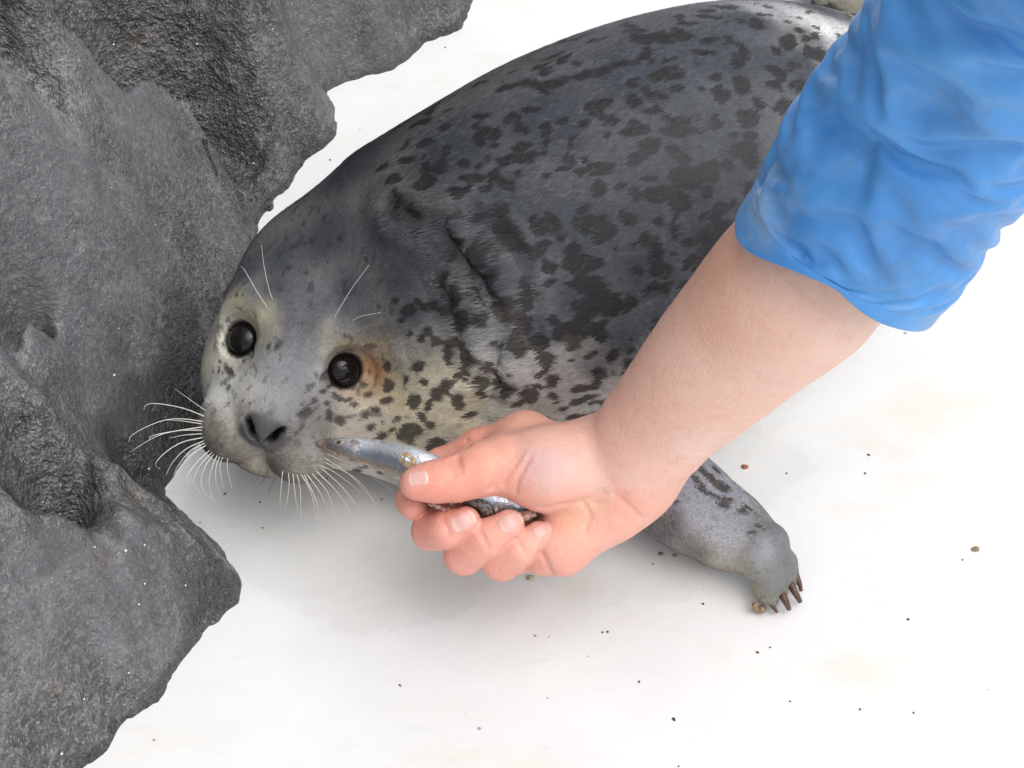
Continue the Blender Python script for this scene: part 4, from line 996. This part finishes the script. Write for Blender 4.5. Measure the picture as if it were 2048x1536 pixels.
# ================================================================== FISH
def fish():
    F0 = hit(seal_sdf, [(640, 886)])[0][0]
    w_tip = dep(F0)-.004
    def fpnt(x, y, w): return CAM+ray(x, y)*w
    hw_ = HW0
    ctr = [fpnt(633,884,w_tip), fpnt(660,888,w_tip-.001), fpnt(700,896,(w_tip*.8+hw_*.2)), fpnt(760,909,(w_tip*.55+hw_*.45)), fpnt(830,930,hw_-.006), fpnt(900,962,hw_-.007), fpnt(970,996,hw_-.009), fpnt(1030,1014,hw_-.007), fpnt(1075,1026,hw_-.002)]
    rad = np.array([4, 13, 23, 32, 38, 38, 31, 24, 16])*HK
    X = catmull(np.column_stack([np.array(ctr), rad]), 70); C, R = X[:, :3], X[:, 3]
    T = np.gradient(C, axis=0); T /= np.linalg.norm(T, axis=1)[:, None]
    # belly side faces down-left of the picture
    up_ = UP*.8-FW*.6; n = 28; V = []; ang = []; sp = []
    for i in range(70):
        A = up_-T[i]*(up_@T[i]); A /= np.linalg.norm(A); B_ = np.cross(T[i], A)
        for k in range(n):
            a = 2*math.pi*k/n; V.append(C[i]+R[i]*(A*math.cos(a)*1.0+B_*math.sin(a)*.72)); ang.append(math.cos(a)); sp.append(i/69)
    V = np.array(V); V = V+(.0003*fbm(V, 200, 2, 3))[:, None]*UP
    idx = np.arange(70*n).reshape(70, n); j2 = np.roll(idx, -1, 1)
    Fc = [tuple(q) for q in np.stack([idx[:-1], j2[:-1], j2[1:], idx[1:]], -1).reshape(-1, 4)]+[tuple(idx[0][::-1]), tuple(idx[-1])]
    FISH = empty('fish', C[35]); tag(FISH, 'small silver fish held in the hand with its snout at the seal\'s mouth', 'fish')
    t = NT('fish_scales'); p = t.pos(); a = t.attr('ang'); s = t.attr('sp')
    scale = t.vor(t.vmul(p, (1, 1, 1)), 620)
    c = t.mix(t.ramp(a, -.5, .55), (.17, .14, .10), (.30, .36, .44))
    c = t.mix(t.ramp(a, .35, .85), c, (.80, .83, .88))
    c = t.mix(t.ramp(a, -.15, -.75), c, (.30, .17, .06))
    hd = t.ramp(s, .30, .10); c = t.mix(t.math('MULTIPLY', hd, .9), c, t.mix(t.ramp(t.noise(p, 240, 4, .7), .35, .65), (.11, .065, .05), (.34, .22, .19)))
    c = t.mix(t.math('MULTIPLY', t.ramp(t.noise(p, 170, 4, .7), .62, .72), t.ramp(a, -.2, .4)), c, (.60, .42, .34))
    c = t.mix(t.math('MULTIPLY', t.ramp(t.noise(p, 90, 5, .7), .5, .7), .35), c, (.06, .06, .065))
    t.set(Base_Color=c, Roughness=t.ramp(t.noise(p, 350, 3), .3, .7, .16, .38), Metallic=t.ramp(a, -.4, .6, .15, .55), Specular_IOR_Level=.6)
    t.set(Normal=t.bump(t.math('ADD', t.math('MULTIPLY', scale, .7), t.math('MULTIPLY', t.noise(p, 260, 3), .6)), .0010, .45))
    b = mesh_obj('body', V, Fc, t.m, FISH, attrs={'ang': np.array(ang), 'sp': np.array(sp)})
    def skin(px, py, lift):            # nearest point of the fish under a picture position
        d = ray(px, py); d = d/np.linalg.norm(d); q = V-CAM; l = q@d; off = np.linalg.norm(q-l[:, None]*d, axis=1); m = np.argsort(off)[:12]; j = m[np.argmin(l[m])]
        return CAM+d*(l[j]-lift)
    def disc(name, px, py, rx, ry, tilt, thick, mat, parent, dome=.35, lift=0.0, k=22):
        a0 = math.radians(tilt); VV = [skin(px, py, thick+lift)]; rings = 4
        for r in range(1, rings+1):
            for j in range(k):
                a = 2*math.pi*j/k; u = rx*math.cos(a)*r/rings; v = ry*math.sin(a)*r/rings
                x = px+u*math.cos(a0)-v*math.sin(a0); y = py+u*math.sin(a0)+v*math.cos(a0)
                VV.append(skin(x, y, thick*(1-(r/rings)**2)+lift-(.0006 if r == rings else 0)))
        ff = [(0, 1+j, 1+(j+1) % k) for j in range(k)]
        for r in range(rings-1):
            for j in range(k):
                j3 = (j+1) % k; o = 1+r*k; ff.append((o+j, o+k+j, o+k+j3, o+j3))
        return mesh_obj(name, VV, ff, mat, parent)
    gcm = NT('fish_gill_cover'); gcm.set(Base_Color=gcm.mix(gcm.ramp(gcm.noise(gcm.pos(), 300, 4, .7), .4, .6), (.30, .26, .25), (.62, .60, .62)), Roughness=.2, Metallic=.4)
    gm = NT('fish_eye_ring'); gm.set(Base_Color=(.50, .42, .30), Roughness=.2, Metallic=.5)
    pm = NT('fish_pupil'); pm.set(Base_Color=(.01, .01, .012), Roughness=.06)
    e = disc('eye', 678, 885, 8, 6, -15, .0012, gm.m, FISH); disc('pupil', 678, 885, 5, 4, -15, .0007, pm.m, e, lift=.0010)
    wm = NT('fish_bare_flesh'); wm.set(Base_Color=wm.mix(wm.ramp(wm.noise(wm.pos(), 260, 4, .7), .35, .65), (.34, .30, .16), (.50, .30, .20)), Roughness=.25)
    sm = NT('fish_torn_skin'); sm.set(Base_Color=(.62, .68, .74), Roughness=.18, Metallic=.6)
    d1 = disc('bare_patch', 815, 921, 20, 14, 35, .0005, wm.m, FISH); disc('skin_flap', 811, 918, 12, 5, 30, .0006, sm.m, d1, lift=.0006)
    disc('gill_cover', 708, 892, 14, 13, 5, .0010, gcm.m, FISH)
    # ragged pink flesh where the fish is pinched in the fist
    fm = NT('fish_ragged_flesh'); fm.set(Base_Color=fm.mix(fm.ramp(fm.noise(fm.pos(), 320, 4, .7), .35, .65), (.40, .20, .16), (.62, .46, .40)), Roughness=.22, Subsurface_Weight=.2, Subsurface_Scale=.002)
    rng = np.random.default_rng(4)
    for pl, r in (([(858,1008),(875,1012),(892,1020),(905,1018)], 6), ([(893,1002),(908,1000),(922,1004)], 7), ([(975,990),(982,998),(996,1006),(1006,1012)], 6), ([(1040,1026),(1056,1032),(1072,1026)], 11), ([(985,1005),(990,1016),(993,1024)], 5)):
        pts = [CAM+ray(x, y)*(hw_-.0125) for x, y in pl]; c_ = catmull(pts, 16)+rng.normal(0, .0006, (16, 3))
        vv, ff = tube(c_, (r*HK)*(.65+.5*rng.random(16))*np.sin(np.linspace(.35, 2.8, 16)), 8); mesh_obj('flesh_shred', vv, ff, fm.m, FISH)
    fin = NT('fish_fin'); fin.set(Base_Color=fin.mix(fin.ramp(fin.noise(fin.pos(), 420, 3, .7), .4, .6), (.05, .048, .042), (.22, .21, .19)), Roughness=.22)
    for pl in ([(945,1000),(962,1004),(978,1012),(985,1030)], [(930,996),(955,992),(975,990)]):
        pts = catmull([CAM+ray(x, y)*(hw_-.0145) for x, y in pl], 12); o2 = np.array([.006*UP*math.sin(math.pi*i/11) for i in range(12)]); o3 = -FW*.0012
        vv = np.concatenate([pts-o2, pts+o2*.3+o3]); ff = [(i, i+1, 13+i, 12+i) for i in range(11)]
        ob = mesh_obj('fin', vv, ff, fin.m, FISH); so = ob.modifiers.new('thick', 'SOLIDIFY'); so.thickness = .0006
fish()
lap('fish')

# ================================================================== small stuff on the deck
def crumb(px, py, r, seed, col, label, flat=.5):
    c = at(px, py, 0); rng = np.random.default_rng(seed); n, m = 14, 9; V = []; Fc = []
    k = rp(c, r)
    for i in range(m+1):
        for j in range(n):
            a = math.pi*i/m; b = 2*math.pi*j/n; V.append([math.sin(a)*math.cos(b), math.sin(a)*math.sin(b), math.cos(a)])
    V = np.array(V); s = 1+.35*fbm(V+seed*3.1, 1.7, 3, seed); V = V*s[:, None]*np.array([1, .7, flat])*k; V[:, 2] += k*flat*.7
    for i in range(m):
        for j in range(n):
            j2 = (j+1) % n; Fc.append((i*n+j, (i+1)*n+j, (i+1)*n+j2, i*n+j2))
    t = NT('crumb'); t.set(Base_Color=t.mix(t.ramp(t.noise(t.pos(), 500, 3), .3, .7), col, tuple(x*.45 for x in col)), Roughness=.5)
    o = mesh_obj('food_scrap', V+c, Fc, t.m); tag(o, label, 'scrap', 'food scraps on the deck')
crumb(1322,1109,6,1,(.30,.23,.10),'olive brown fish scrap on the deck left of the fore flipper')
crumb(1350,1112,5,2,(.36,.28,.12),'small tan fish scrap on the deck beside the fore flipper wrist')
crumb(1490,935,7,3,(.50,.16,.09),'red fish scrap on the bare deck under the forearm')
crumb(1951,1100,8,4,(.34,.26,.16),'brown fish scrap alone on open deck beyond the claws')
crumb(1060,1157,8,5,(.52,.44,.32),'pale beige fish scrap on the deck below the little finger')
def specks():
    rng = np.random.default_rng(5); V = []; Fc = []
    fixed = [(800,1371,4.5),(1347,1438,4),(1349,1441,3),(1205,1265,3.5),(1215,1264,3),(1177,1313,2.5),(1306,1128,3),(1406,1208,3),(1816,1239,4),(1573,947,3),(1730,947,3),(1925,1120,3.5),(1737,910,4),(1720,1419,3.5),(1827,1426,3),(1447,1000,2),(1515,1305,4),(450,988,3.5),(520,1005,2.5),(400,1045,3),(525,1056,2.5),(1070,1272,4),(1278,1364,3.5),(1540,1295,2.5),(890,95,3),(995,330,2),(660,320,3),(720,260,2),(1580,1403,2.5),(1098,1274,2.5),(1357,1533,3),(1960,520,4),(1975,1380,2)]
    pts = fixed+[(rng.uniform(350, 2048), rng.uniform(0, 1536), rng.uniform(.5, 1.3)) for _ in range(80)]
    for x, y, r in pts:
        c = at(x, y, 0); k = rp(c, r); o = len(V); a0 = rng.uniform(0, 6); el = rng.uniform(.5, 1)
        ring = [(c[0]+k*math.cos(a)*math.cos(a0)-k*el*math.sin(a)*math.sin(a0), c[1]+k*math.cos(a)*math.sin(a0)+k*el*math.sin(a)*math.cos(a0)) for a in np.linspace(0, 2*math.pi, 7)[:-1]]
        V += [(q[0], q[1], .0002) for q in ring]+[(c[0], c[1], k*.7)]
        Fc += [(o+j, o+(j+1) % 6, o+6) for j in range(6)]
    t = NT('grit'); t.set(Base_Color=t.mix(t.ramp(t.noise(t.pos(), 40, 1), .4, .6), (.05, .046, .042), (.34, .31, .27)), Roughness=.7)
    o = mesh_obj('grit', V, Fc, t.m); tag(o, 'fine dark grit scattered over the white deck', 'grit', kind='stuff')
specks()
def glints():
    """white beads standing in for the glints of the wet rock"""
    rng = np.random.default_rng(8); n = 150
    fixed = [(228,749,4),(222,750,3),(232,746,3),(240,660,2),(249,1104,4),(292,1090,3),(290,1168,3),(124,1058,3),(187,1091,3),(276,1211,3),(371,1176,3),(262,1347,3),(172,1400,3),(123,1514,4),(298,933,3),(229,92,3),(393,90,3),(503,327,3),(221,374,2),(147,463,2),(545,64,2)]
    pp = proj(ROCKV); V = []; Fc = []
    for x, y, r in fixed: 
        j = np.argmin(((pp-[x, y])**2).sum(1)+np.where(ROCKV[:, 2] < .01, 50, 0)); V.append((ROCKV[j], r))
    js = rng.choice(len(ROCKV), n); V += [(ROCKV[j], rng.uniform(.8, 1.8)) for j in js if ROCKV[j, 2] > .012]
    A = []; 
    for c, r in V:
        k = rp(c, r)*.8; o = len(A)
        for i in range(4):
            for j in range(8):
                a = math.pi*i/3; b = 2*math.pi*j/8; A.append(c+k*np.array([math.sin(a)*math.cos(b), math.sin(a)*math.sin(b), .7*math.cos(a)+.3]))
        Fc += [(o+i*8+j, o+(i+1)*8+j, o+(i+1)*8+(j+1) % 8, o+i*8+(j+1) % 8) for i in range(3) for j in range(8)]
    t = NT('glint_white'); t.set(Base_Color=(.80, .80, .80), Roughness=.15)  # glints put into the colour: plain white beads
    o = mesh_obj('glint_beads', A, Fc, t.m); tag(o, 'tiny white beads as painted glints on the dark rock', 'specks', kind='stuff')
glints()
